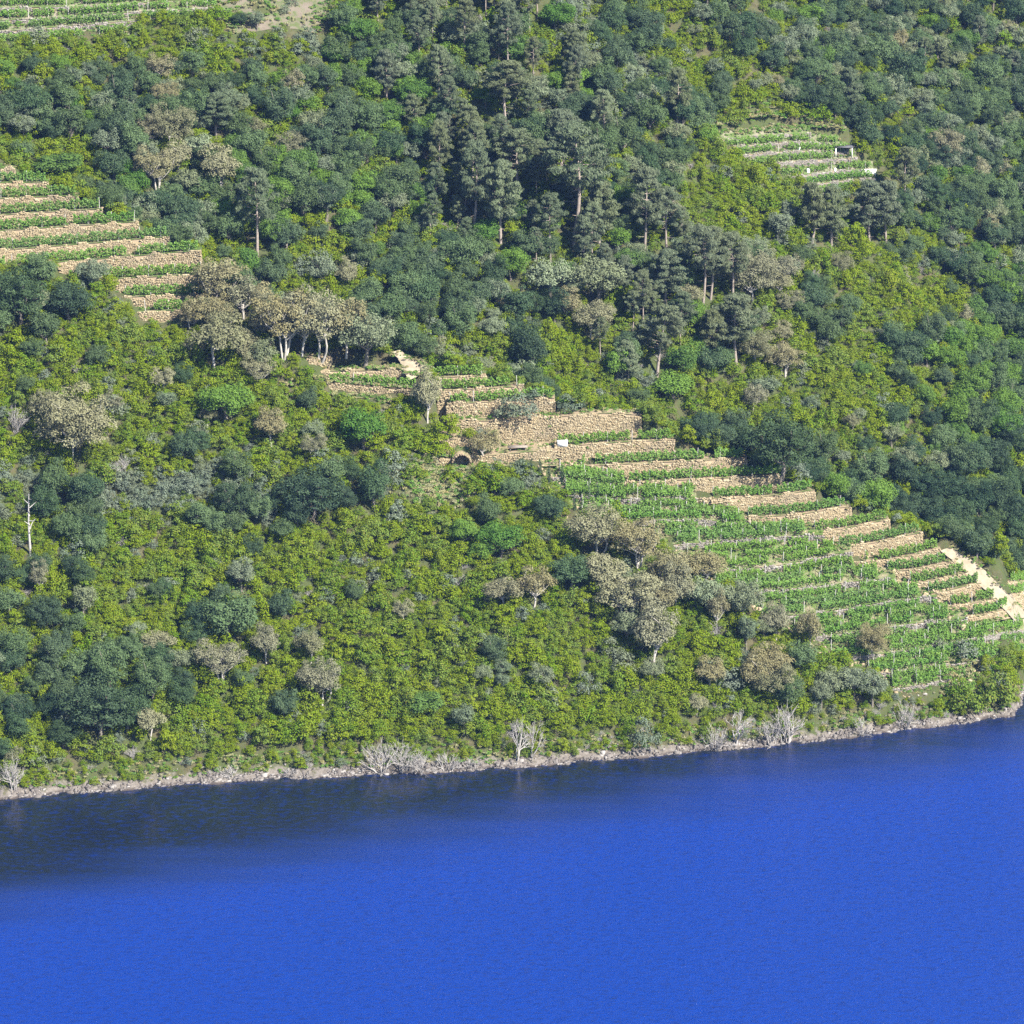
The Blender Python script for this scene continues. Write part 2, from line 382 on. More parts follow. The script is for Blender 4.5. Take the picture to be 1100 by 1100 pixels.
dx = N.new('ShaderNodeMath'); dx.operation = 'MULTIPLY_ADD'; Lk.new(sx.outputs['X'], dx.inputs[0]); dx.inputs[1].default_value = .2; Lk.new(dn.outputs[0], dx.inputs[2])
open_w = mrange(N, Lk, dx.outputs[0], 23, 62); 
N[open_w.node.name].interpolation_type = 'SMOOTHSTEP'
body = ramp_mix(N, Lk, (.006, .009, .012), (.001, .024, .185), open_w)  # inshore colour carries the dark mirror image of the bank
fine = noise(N, Lk, 1.1, 6, .75, mp.outputs[0])
body = ramp_mix(N, Lk, body, (.002, .014, .10), mrange(N, Lk, fine, .48, .70, 0, .9))  # darker reflections of the ripple facets speckled into the colour
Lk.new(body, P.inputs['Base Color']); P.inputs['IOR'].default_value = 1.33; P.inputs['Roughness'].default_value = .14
bp = N.new('ShaderNodeBump'); bp.inputs['Distance'].default_value = .4; Lk.new(mrange(N, Lk, open_w, 0, 1, .06, .9), bp.inputs['Strength'])
Lk.new(fine, bp.inputs['Height']); Lk.new(bp.outputs[0], P.inputs['Normal'])
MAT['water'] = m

# ---------------------------------------------------------------- ground and water
_c = place(496, 497); CAVE = (_c[0], _c[1], _c[2])
gx = np.arange(-200, 201, 1.25); gy = np.arange(575, 985, 1.25)
GX, GY = np.meshgrid(gx, gy); GZ = ground(GX, GY)
GZ += np.where((GY - shore(GX) > -3) & (GY - shore(GX) < 5), rng.normal(0, .16, GX.shape), 0)
nx, ny = len(gx), len(gy)
idx = np.arange(nx * ny).reshape(ny, nx)
Q = np.stack([idx[:-1, :-1], idx[:-1, 1:], idx[1:, 1:], idx[1:, :-1]], -1).reshape(-1, 4)
o = link('hillside', new_mesh('hillside', np.stack([GX, GY, GZ], -1).reshape(-1, 3), Q, MAT['floor'], True))
tag(o, 'steep wooded hillside rising from the river', kind='structure')
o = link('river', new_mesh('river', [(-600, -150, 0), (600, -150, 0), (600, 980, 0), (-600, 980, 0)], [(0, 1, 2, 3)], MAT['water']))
tag(o, 'deep blue rippled river below the wooded slope', kind='structure')

# ---------------------------------------------------------------- terraces: floors, stone walls, vine rows
ORD = ['first', 'second', 'third', 'fourth', 'fifth', 'sixth', 'seventh', 'eighth', 'ninth', 'tenth', 'eleventh', 'twelfth', 'thirteenth', 'fourteenth', 'fifteenth']
BLABEL = {'left': 'left hillside vineyard', 'middle': 'middle vineyard', 'shelf': 'shelf under the cork oaks', 'right': 'right descending vineyard',
          'lower': 'lower right vineyard', 'outer': 'patch right of the sandy track', 'far': 'small far vineyard', 'upper': 'top left vineyard'}
def xs_of(L, step): return np.linspace(L.X[0], L.X[-1], max(3, int((L.X[-1] - L.X[0]) / step) + 1))
def wall_bottom(bn, i, x):
    B = BLOCKS[bn]; L = B['L'][i]
    yu, zu, yd, zd = neighbours(bn, i, x)
    if B['low'] is not None: return L.z(x) - B['low']
    zn = smooth_ground(x, L.y(x) - .5)
    return np.where(np.isnan(yd), np.maximum(zn, L.z(x) - 2.4) - .3, zd)
def build_floor(bn, i):
    L = BLOCKS[bn]['L'][i]; x = xs_of(L, .8)
    y0, z0, yb, zb = tread(bn, i, x)
    ts = np.linspace(0, 1, 6); V = []
    for t in ts:
        zz = z0 + (zb - z0) * t + .05 * np.sin(x * 2.1 + t * 5 + i) * t
        V.append(np.stack([x, y0 + (yb + .35 - y0) * t, zz - (.02 if t == 0 else 0)], -1))
    V = np.array(V); n = len(x); ii = np.arange(6 * n).reshape(6, n)
    Q = np.stack([ii[:-1, :-1], ii[:-1, 1:], ii[1:, 1:], ii[1:, :-1]], -1).reshape(-1, 4)
    o = link('terrace_ground', new_mesh('terrace_ground', V.reshape(-1, 3), Q, MAT['soil%d' % BLOCKS[bn]['soil']], True))
    tag(o, 'earth floor of the %s terrace from the top in the %s' % (ORD[i], BLABEL[bn]), kind='structure')
def build_wall(bn, i):
    B = BLOCKS[bn]; L = B['L'][i]; x = np.linspace(L.walled[0], L.walled[1], max(3, int((L.walled[1] - L.walled[0]) / .5) + 1))
    y, zt, zb = L.y(x), L.z(x), wall_bottom(bn, i, x) - .35
    batter = .12
    root = empty('terrace_wall', (float(x[len(x) // 2]), float(y[len(x) // 2]), float(zb[len(x) // 2])))
    c = np.array(root.location)
    tag(root, '%s dry stone wall from the top in the %s' % (ORD[i], BLABEL[bn]), 'stone wall', 'dry stone terrace walls')
    # core
    hh = zt - zb; n = len(x)
    rows = [np.stack([x, y - batter * hh + .18, zb], -1), np.stack([x, y + .14, zt - .06], -1), np.stack([x, y + .75, zt - .06], -1), np.stack([x, y + .75, zb], -1)]
    V = np.array(rows) - c; ii = np.arange(4 * n).reshape(4, n)
    Q = np.stack([ii[:-1, :-1], ii[:-1, 1:], ii[1:, 1:], ii[1:, :-1]], -1).reshape(-1, 4)
    Q = np.concatenate([Q, [[ii[0, 0], ii[1, 0], ii[2, 0], ii[3, 0]], [ii[3, -1], ii[2, -1], ii[1, -1], ii[0, -1]]]])
    link('core', new_mesh('wall_core', V.reshape(-1, 3), Q, MAT['core']), root)
    # stones, course by course
    G = []; A = []
    grey = B['low'] is not None
    seg = np.hypot(np.diff(x), np.diff(y)); s = np.concatenate([[0], np.cumsum(seg)]); tot = s[-1]
    hmax = float(hh.max()); z = 0
    while z < hmax:
        ch = rnd.uniform(.15, .27); p = rnd.uniform(-.3, 0)
        while p < tot:
            w = rnd.uniform(.18, .52); q = p + w / 2
            xx = np.interp(q, s, x); h = np.interp(q, s, hh)
            if z + ch * .6 < h + (.55 if hmax > 2.6 else .24) * math.sin(q * 1.3 + i) * math.sin(q * .37 + 2 * i) - .1 + rnd.uniform(-.12, .16):
                yy = np.interp(q, s, y); zz0 = np.interp(q, s, zb)
                x2 = np.interp(q + .1, s, x); y2 = np.interp(q + .1, s, y); x1 = np.interp(q - .1, s, x); y1 = np.interp(q - .1, s, y)
                ang = math.atan2(y2 - y1, x2 - x1 + 1e-6)
                G.append((xx, yy - batter * (h - z) + .12 + rnd.uniform(-.08, .06), zz0 + z + ch / 2, w * rnd.uniform(.9, 1.04), .42, ch * rnd.uniform(.9, 1.04), ang))
                A.append(rnd.random() ** 1.4)
            p += w
        z += ch
    # copings: some stones stick up along the top
    G = np.array(G)
    if len(G):
        base = np.array([[a, b, d] for d in (-.5, .5) for b in (-.5, .5) for a in (-.5, .5)])
        V = base[None] * G[:, None, 3:6] + rng.normal(0, .025, (len(G), 8, 3))
        cs, sn = np.cos(G[:, 6])[:, None], np.sin(G[:, 6])[:, None]
        X = V[..., 0] * cs - V[..., 1] * sn; Y = V[..., 0] * sn + V[..., 1] * cs
        V = np.stack([X, Y, V[..., 2]], -1) + G[:, None, :3] - c
        fq = np.array([[4, 5, 7, 6], [0, 1, 5, 4], [0, 4, 6, 2], [1, 3, 7, 5], [0, 2, 3, 1]])
        Q = (fq[None] + 8 * np.arange(len(G))[:, None, None]).reshape(-1, 4)
        so_ = link('stones', new_mesh('stones', V.reshape(-1, 3), Q, MAT['grey_stone' if grey else 'stone'], False, np.repeat(A, 5)), root)
        tag(so_, kind='stuff')
POST = None
def build_row(bn, i, frac, r):
    global POST
    B = BLOCKS[bn]; L = B['L'][i]
    xa, xb = L.core; inset = .6 if xb - xa > 4 else .2
    x = np.linspace(xa + inset, xb - inset, max(4, int((xb - xa) / .4)))
    y0, z0, yb, zb = tread(bn, i, x)
    y = y0 + (.45 if B['low'] is None else 0) + (yb - y0) * frac; z = z0 + (zb - z0) * frac
    root = empty('vine_row', (float(x[0]), float(y[0]), float(z[0]))); c = np.array(root.location)
    where = 'green row' if B['rows'] == 1 else ('outer row', 'middle row', 'inner row')[r]
    tag(root, '%s of vines on the %s terrace in the %s' % (where, ORD[i], BLABEL[bn]), 'vine row', 'rows of vines on the terraces')
    tot = x[-1] - x[0]; hgt = {'far': 1.2, 'upper': 1.2, 'lower': .95}.get(bn, 1.35)
    dens = 150 if bn not in ('far', 'upper', 'lower') else 110
    n = int(tot * dens); q = rng.uniform(x[0], x[-1], n)
    # gaps and uneven vigour along the row
    vig = .75 + .25 * np.sin(q * 1.9 + i) * np.sin(q * .73 + r) + .18 * np.sin(q * 5.3 + 2 * i)
    gapm = np.sin(q * .31 + i * 1.7 + r * 2.2) + .6 * np.sin(q * .9 + i) < (1.35 if bn in ('left', 'right', 'middle', 'shelf') else .85)
    q, vig = q[gapm], vig[gapm]; n = len(q)
    hh = rng.beta(1.3, .9, n) * hgt * np.clip(vig + .3, .6, 1.25)
    wd = .34 if B['low'] is None else .95 if bn == 'lower' else .6
    P = np.stack([q, np.interp(q, x, y) + rng.normal(0, wd * .62, n), np.interp(q, x, z) + .3 + hh], -1) - c
    V, Q = leaf_quads(P, np.stack([rng.normal(0, .5, n), rng.normal(-.25, .5, n), rng.uniform(.2, 1, n)], -1), rng.uniform(.11, .2, n))
    if n > 2: link('foliage', new_mesh('vine_foliage', V, Q, MAT['vine'], False, rng.random(n) ** 2), root)
    g = Geo()
    for xx in np.arange(x[0] + .3, x[-1], 1.15):
        b = np.array([xx, np.interp(xx, x, y), np.interp(xx, x, z) - .1]) - c
        g.tube([b, b + [rnd.uniform(-.08, .08), rnd.uniform(-.05, .05), .45], b + [rnd.uniform(-.1, .1), 0, .95]], [.06, .05, .03], 5)
    if g.n: tag(link('vine_stems', g.mesh('vine_stems', MAT['stem']), root), kind='stuff')
    if POST is None:
        g = Geo(); g.tube([(0, 0, -.3), (0, 0, 1.2), (0, 0, 2.1)], [.065, .06, .055], 6); g.box((0, 0, 2.1), (.1, .1, .02)); POST = g.mesh('post', MAT['post'])
    for xx in np.arange(x[0], x[-1] + .1, rnd.uniform(3.6, 4.6)):
        if rnd.random() < .12: continue
        p = link('post', POST, root); p.location = np.array([xx, np.interp(xx, x, y), np.interp(xx, x, z)]) - c
        p.rotation_euler = (rnd.uniform(-.07, .07), rnd.uniform(-.07, .07), rnd.random()); p.scale = (1, 1, rnd.uniform(.82, 1.0) * (.85 if bn in ('far', 'upper') else 1))
def leaf_quads(P, Nn, size, aspect=.65, axis=None):
    n = len(P); Nn = Nn / (np.linalg.norm(Nn, axis=1)[:, None] + 1e-9)
    r = rng.normal(0, 1, (n, 3)); U = np.cross(Nn, r) if axis is None else axis - Nn * (axis * Nn).sum(1)[:, None]; U /= np.linalg.norm(U, axis=1)[:, None] + 1e-9
    Wv = np.cross(Nn, U); s = np.asarray(size)[:, None]
    V = np.stack([P + U * s, P + Wv * s * aspect, P - U * s, P - Wv * s * aspect], 1).reshape(-1, 3)
    return V, np.arange(4 * n).reshape(n, 4)
for bn, B in BLOCKS.items():
    for i in range(len(B['L'])):
        build_floor(bn, i)
        last = i == len(B['L']) - 1
        if not (last and bn in ('left', 'middle', 'shelf', 'right', 'outer')): build_wall(bn, i)
        if i not in B['bare']:
            fr = [.08 if bn != 'upper' else .2] if B['rows'] == 1 else [.1, .42, .74]
            for r, f in enumerate(fr): build_row(bn, i, f, r)

# ---------------------------------------------------------------- plants: prototypes
def crown_leaves(clumps, per, size, lowcut=-.35, jit=.36, flat=.8, aspect=.65, needle=False):
    """clumps: list of (centre, radius); leaves on the shell of each clump, facing outwards"""
    Pn, Nn, S, A = [], [], [], []
    for c, r in clumps:
        n = max(6, int(per * (r ** 2)))
        d = rng.normal(0, 1, (int(n * 1.6), 3)); d /= np.linalg.norm(d, axis=1)[:, None]
        d = d[d[:, 2] > lowcut + rng.normal(0, .2, len(d))][:n]; n = len(d)
        rr = r * (rng.uniform(.45, 1.0, n) ** .45) * (1 + .18 * np.sin(d[:, 0] * 5 + c[0] * 7) * np.cos(d[:, 1] * 4 + c[1] * 5))
        p = np.array(c) + d * rr[:, None] * [1, 1, flat]
        Pn.append(p); Nn.append(d * .9 + [0, 0, .35] + rng.normal(0, jit, (n, 3)))
        S.append(rng.uniform(.6, 1.25, n) * size)
        A.append(np.clip(rng.normal(rng.uniform(.1, .55), .22, n), 0, 1))
    Pn, Nn, S, A = map(np.concatenate, (Pn, Nn, S, A))
    V, Q = leaf_quads(Pn, Nn, S, aspect) if not needle else leaf_quads(Pn, Nn + rng.normal(0, .45, Nn.shape), S, aspect, Nn * .7 + rng.normal(0, .35, Nn.shape) + [0, 0, .8])
    return V, Q, A
def bent(a, b, k=5, amp=.12):
    a, b = np.array(a, float), np.array(b, float); L = np.linalg.norm(b - a); t = np.linspace(0, 1, k)[:, None]
    o = rng.normal(0, amp * L, 3) * [1, 1, .5]
    return a + (b - a) * t + np.sin(t * np.pi) * o
def make_broadleaf(kind, Wd, Hd, trunk_h, nclump, cr, per, size, mat, bark, trunk_r=.22, dome=1.0, stems=1, open_=.0):
    cl = []; cz = trunk_h + (Hd - trunk_h) * .45; rz_ = (Hd - trunk_h) * .55 - cr * .45; rx = Wd / 2 - cr * .8
    lob = rng.normal(0, 1, (3, 3))
    for k in range(nclump):
        th = 2 * math.pi * (k * .618 + rnd.random() * .25); u = 1 - 2 * (k + .5) / nclump
        u = u * .5 + .5 * (1 - 2 * rnd.random()); u = max(-.75, u)
        rad = math.sqrt(max(0, 1 - u * u)); f = rnd.uniform(.62, 1.12)
        if rnd.random() < .25: f *= rnd.uniform(.3, .8)
        c = np.array([math.cos(th) * rad * rx * f, math.sin(th) * rad * rx * f, cz + u * rz_ * (f if u > 0 else .8)])
        c[2] -= dome * .10 * (c[0] ** 2 + c[1] ** 2) / max(rx, .5)
        c[2] = max(c[2], trunk_h * .9 + .2)
        if rnd.random() < open_: continue
        cl.append((c, cr * rnd.uniform(.65, 1.25)))
    V, Q, A = crown_leaves(cl, per, size)
    crown = new_mesh(kind + '_crown', V, Q, mat, False, A)
    g = Geo()
    for s in range(stems):
        a0 = rnd.random() * 6.28; b = np.array([math.cos(a0), math.sin(a0), 0]) * (.25 * (stems > 1)) + [0, 0, -.6]
        top = b + [rnd.uniform(-.5, .5) + 1.2 * b[0], rnd.uniform(-.5, .5) + 1.2 * b[1], trunk_h + .6 + rnd.uniform(0, .8)]
        g.tube(bent(b, top, 6, .05), np.linspace(trunk_r * 1.25, trunk_r * .75, 6), 7)
        share = cl[s::stems]; rnd.shuffle(share)
        for c, r in share[:9]:
            g.tube(bent(top - [0, 0, rnd.uniform(0, trunk_h * .35)], c, 5, .1), np.linspace(trunk_r * .55, trunk_r * .12, 5), 5)
    return crown, g.mesh(kind + '_trunk', bark, True)
def make_pine(Hd, Wd, bare):
    g = Geo(); top = np.array([rnd.uniform(-.4, .4), rnd.uniform(-.4, .4), Hd * .95])
    P = bent((0, 0, -.6), top, 9, .02); g.tube(P, np.linspace(.24, .05, 9), 7)
    cl = []; z = Hd * bare
    while z < Hd * .97:
        t = (z - Hd * bare) / (Hd * (1 - bare)); L = Wd / 2 * (.6 + .9 * t if t < .3 else .92 * ((1 - t) / .7) ** .75 + .05)
        n = rnd.choice((3, 4, 5)); a0 = rnd.random() * 6.28
        for k in range(n):
            a = a0 + 6.28 * k / n + rnd.uniform(-.4, .4); l = L * rnd.uniform(.65, 1.15)
            ctr = np.array([np.interp(z, P[:, 2], P[:, 0]), np.interp(z, P[:, 2], P[:, 1]), z])
            e = ctr + [math.cos(a) * l, math.sin(a) * l, l * rnd.uniform(.05, .4)]
            g.tube(bent(ctr, e, 4, .06), np.linspace(.07, .02, 4), 4)
            for q in (.45, .7, .88, 1.05):
                if q < .6 and rnd.random() < .4: continue
                cl.append((ctr + (e - ctr) * q + rng.normal(0, .12, 3) + [0, 0, .15], rnd.uniform(.4, .68)))
        z += Hd * rnd.uniform(.045, .075)
    cl.append((top + [0, 0, .1], .5))
    for k in range(5):   # dead stubs below the crown
        zz = Hd * bare * rnd.uniform(.45, 1); a = rnd.random() * 6.28; l = rnd.uniform(.5, 1.8)
        b = np.array([np.interp(zz, P[:, 2], P[:, 0]), np.interp(zz, P[:, 2], P[:, 1]), zz])
        g.tube(bent(b, b + [math.cos(a) * l, math.sin(a) * l, rnd.uniform(-.2, .3)], 3, .05), [.05, .035, .015], 4)
    V, Q, A = crown_leaves(cl, 300, .24, -.5, .5, .75, .2, True)
    # needles point up and out
    return new_mesh('pine_crown', V, Q, MAT['pine'], False, A), g.mesh('pine_trunk', MAT['pine_bark'], True)
def make_bare(Hd, Wd, stems, depth=4, r0=.12, mat='dead'):
    g = Geo()
    def grow(p, d, L, r, lv):
        e = p + d * L; g.tube(bent(p, e, 4, .07), np.linspace(r, r * .62, 4), 4 if lv > 1 else 5)
        if lv >= depth: return
        for k in range(rnd.choice((2, 3, 3))):
            nd = d + rng.normal(0, .42, 3) + [0, 0, .12]; nd /= np.linalg.norm(nd)
            grow(p + (e - p) * rnd.uniform(.55, 1), nd, L * rnd.uniform(.55, .8), r * .58, lv + 1)
    for s in range(stems):
        d = np.array([rng.normal(0, Wd / Hd * .42), rng.normal(0, Wd / Hd * .42), 1.0]); d /= np.linalg.norm(d)
        grow(np.array([rnd.uniform(-.3, .3) * (stems > 1), rnd.uniform(-.3, .3) * (stems > 1), -.4]), d, Hd * .38, r0, 0)
    return g.mesh('bare_branches', MAT[mat], False)
def make_shrub(name, Wd, Hd, nclump, cr, per, size, mat, stems=True, lowcut=-.2):
    cl = []
    for k in range(nclump):
        th = 6.283 * (k * .618 + rnd.random() * .3); rad = math.sqrt((k + .5) / nclump) * rnd.uniform(.8, 1.1)
        x, y = math.cos(th) * rad * (Wd / 2 - cr * .6), math.sin(th) * rad * (Wd / 2 - cr * .6)
        h = Hd * (1 - .6 * rad * rad) * rnd.uniform(.6, 1.12) - cr * .6
        cl.append((np.array([x, y, max(.25, h)]), cr * rnd.uniform(.7, 1.25)))
        if h > cr * 2.2: cl.append((np.array([x * 1.15, y * 1.15, h * .5]), cr * rnd.uniform(.7, 1.1)))
    V, Q, A = crown_leaves(cl, per, size, lowcut)
    return new_mesh(name, V, Q, MAT[mat] if isinstance(mat, str) else mat, False, A)

PROTO = {}
PROTO['oak'] = [(make_broadleaf('oak', w, h, 1.5, n + 8, .95, 170, .125, MAT['oak'], MAT['bark']), w, h) for w, h, n in ((6, 7, 44), (5.2, 7.6, 40), (7, 7, 56), (5.4, 6, 38), (6.4, 8.2, 52))]
PROTO['holm'] = [(make_broadleaf('holm', w, h, 1.2, n + 8, .92, 180, .118, MAT['holm'], MAT['bark']), w, h) for w, h, n in ((6, 6.4, 52), (7.4, 7, 64), (5.4, 6.6, 46))]
PROTO['silver'] = [(make_broadleaf('silver_oak', w, h, 1.7, n + 10, .80, 180, .115, MAT['silver'], MAT['bark'], open_=.06), w, h) for w, h, n in ((5.4, 6.2, 46), (6.4, 6.6, 54), (4.6, 6.2, 38), (6, 5.4, 46))]
PROTO['cork'] = [(make_broadleaf('cork_oak', w, h, t_, n, .84, 200, .11, MAT['cork'], MAT['pale_bark'], .13, 1.3, st, .06), w, h)
                 for w, h, n, t_, st in ((6.4, 7, 54, 1.9, 2), (5.6, 6.6, 46, 1.7, 1), (7.4, 7.6, 70, 2.0, 3), (5, 7, 42, 2.2, 2), (8.4, 8.6, 90, 2.1, 1))]
PROTO['chestnut'] = [(make_broadleaf('chestnut', w, h, 1.2, n + 8, .92, 175, .125, MAT['chestnut'], MAT['bark']), w, h) for w, h, n in ((5.6, 6, 44), (6.6, 7, 54), (4.8, 5, 36))]
PROTO['pine'] = [(make_pine(h, w, b), w, h) for h, w, b in ((13, 6, .38), (14.5, 7, .42), (11.5, 5.4, .3), (15, 6.4, .5), (10, 5, .25))]
PROTO['heath'] = [(make_shrub('heath_shrub', w, h, n + 1, .50, 250, .098, 'heath'), w, h) for w, h, n in ((2.9, 2.2, 13), (2.4, 2.0, 10), (3.4, 2.4, 16), (2.7, 2.7, 13), (2.2, 1.7, 9), (3.2, 2.0, 14))]
PROTO['olive'] = [(make_shrub('olive_shrub', w, h, n, .5, 220, .095, 'olive'), w, h) for w, h, n in ((3, 2.3, 13), (2.4, 2.2, 11), (3.6, 2.8, 16))]
PROTO['bare_tree'] = [(make_bare(h, w, s, 4, .13), w, h) for h, w, s in ((8, 4.5, 3), (7, 4.5, 4), (6.5, 3.6, 2), (9, 2.4, 1))]
g = Geo(); g.tube(bent((0, 0, -.4), (.1, 0, 9), 8, .02), np.linspace(.2, .05, 8), 7)
for k in range(9):
    zz = 3.2 + .62 * k; a_ = k * 2.4; l = rnd.uniform(.6, 1.6) * (1 - .05 * k); g.tube(bent((.1 * zz / 9, 0, zz), (.1 + math.cos(a_) * l, math.sin(a_) * l, zz + l * rnd.uniform(.3, 1)), 4, .08), np.linspace(.075, .02, 4), 5)
PROTO['bare_tree'].append((g.mesh('dead_snag', MAT['dead']), 2.4, 9))
PROTO['bare_shrub'] = [(make_bare(h, w, s, 3, .05), w, h) for h, w, s in ((3.2, 4, 13), (2.6, 3.6, 12), (3.8, 3.6, 14), (2.2, 4.4, 15))]
PROTO['tuft'] = [(make_shrub('grass_tuft', .9, .55, 5, .2, 500, .09, 'dry', lowcut=-.1), .9, .55), (make_shrub('weed_tuft', .9, .5, 5, .2, 500, .09, 'vine', lowcut=-.1), .9, .5)]

# zones of vegetation over the photograph (50 pixel cells)
ZONE = ["......eBPPPPsFMFFFFFFF",
        "OOOSSOBBPPPPPsMMFFFFFF",
        "OBOSOCBOBPPPPsFFFFFFFF",
        ".HOCCBBOBPPPPOO..FFFFF",
        "..OOOBOBOPPPPPCHHHHFFF",
        "..OOMBMMOOBPPPPCCMHMOB",
        "OH..CCCMOOOSCPPCCOHHMB",
        "MMMMMCCOOMMMMPPPCMMOBB",
        "MHMMMMM....OHMHHHHMMBB",
        "HMMMDMHM..YMMMHDMMMOOD",
        "YDYYYYDDYHHM.....DODDD",
        "HNHHNNHHHHBHHH......DD",
        "NNHNNHHHHHHMHCC......D",
        "NNNNNMMHHHHHHCMMC.....",
        "NNDNMMMHHHMHHMMMCCC...",
        "NDDMHHHHHHHHHHHMCMMM.H",
        "HHHHHHHHHHHHHHHHHHHHHH"]
#        tree chance, kinds                                                       shrub mix
MIX = {'O': (.95, [('oak', .62), ('silver', .2), ('chestnut', .1), ('holm', .08)], 'heath'),
       'S': (.95, [('oak', .4), ('silver', .45), ('cork', .1), ('holm', .05)], 'heath'),
       'B': (.95, [('chestnut', .5), ('oak', .45), ('silver', .05)], 'heath'),
       'P': (.95, [('pine', .46), ('oak', .3), ('chestnut', .12), ('silver', .12)], 'heath'),
       'M': (.20, [('oak', .38), ('silver', .2), ('cork', .2), ('holm', .12), ('chestnut', .1)], 'heath'),
       'C': (.62, [('cork', .55), ('silver', .25), ('oak', .2)], 'heath'),
       'F': (.97, [('oak', .44), ('silver', .22), ('holm', .18), ('chestnut', .07), ('cork', .04), ('pine', .05)], 'heath'),
       'D': (.95, [('holm', .6), ('oak', .4)], 'heath'),
       'H': (.03, [('silver', .4), ('cork', .3), ('oak', .3)], 'heath'),
       'N': (.5, [('oak', .55), ('holm', .35), ('silver', .1)], 'heath'),
       'Y': (.12, [('oak', .6), ('holm', .4)], 'olive'),
       's': (.3, [('silver', .5), ('oak', .5)], 'olive'),
       'e': (.15, [('oak', 1.)], 'olive'), '.': (.02, [('oak', 1.)], 'heath')}
def zone(px, py):
    c = int(min(21, max(0, px // 50))); r = int(min(16, max(0, py // 50)))
    return ZONE[r][c]
NAMES = {'oak': 'oak_tree', 'holm': 'holm_oak', 'silver': 'silver_oak', 'cork': 'cork_oak', 'chestnut': 'chestnut_tree', 'pine': 'pine_tree', 'heath': 'heath_shrub',
         'olive': 'olive_shrub', 'bare_tree': 'bare_tree', 'bare_shrub': 'bare_shrub'}
LOOK = {'oak': 'leafy dark green oak', 'holm': 'darkest green holm oak', 'silver': 'pale silvery green oak', 'cork': 'olive brown cork oak', 'chestnut': 'fresh green rounded chestnut',
        'pine': 'tall grey green pine', 'heath': 'yellow green heath shrub', 'olive': 'blue grey olive shrub', 'bare_tree': 'bare grey tree', 'bare_shrub': 'bare grey twiggy shrub'}
CATG = {'oak': 'tree', 'holm': 'tree', 'silver': 'tree', 'cork': 'tree', 'chestnut': 'tree', 'pine': 'pine tree', 'heath': 'shrub', 'olive': 'shrub', 'bare_tree': 'dead tree', 'bare_shrub': 'dead shrub'}
TREES = ('oak', 'holm', 'silver', 'cork', 'chestnut', 'pine')
def area_of(px, py):
    if py < 60 and px < 340: return 'beside the vineyard along the top left edge'
    if px < 240 and py < 190: return 'in the dark wood above the left terraces'
    if px > 660 and py < 140 + (px - 660) * .1: return 'in the far wood above the small far vineyard'
    if px > 930 and py < 290: return 'in the far wood right of the small far vineyard'
    if 740 < px <= 950 and py < 280: return 'just below the small far vineyard'
    if px < 420 and py < 370 and py < 190 + px * .55: return 'in the wood between the left terraces and the pines'
    if px < 740 and py < 260: return 'in the pine wood at the top centre'
    if py < 445 and px < 860 and px > 400: return 'on the slope between the pines and the middle terraces'
    if px >= 860 and py < 430: return 'on the right slope under the far pines'
    if px > 720 and py < 640: return 'in the gully behind the right terraces'
    if py < 500: return 'on the scrub slope below the left terraces'
    if px < 320: return 'in the thicket above the left part of the shore'
    if px > 600: return 'beside the lower right vineyard'
    return 'on the scrub slope above the centre of the shore'

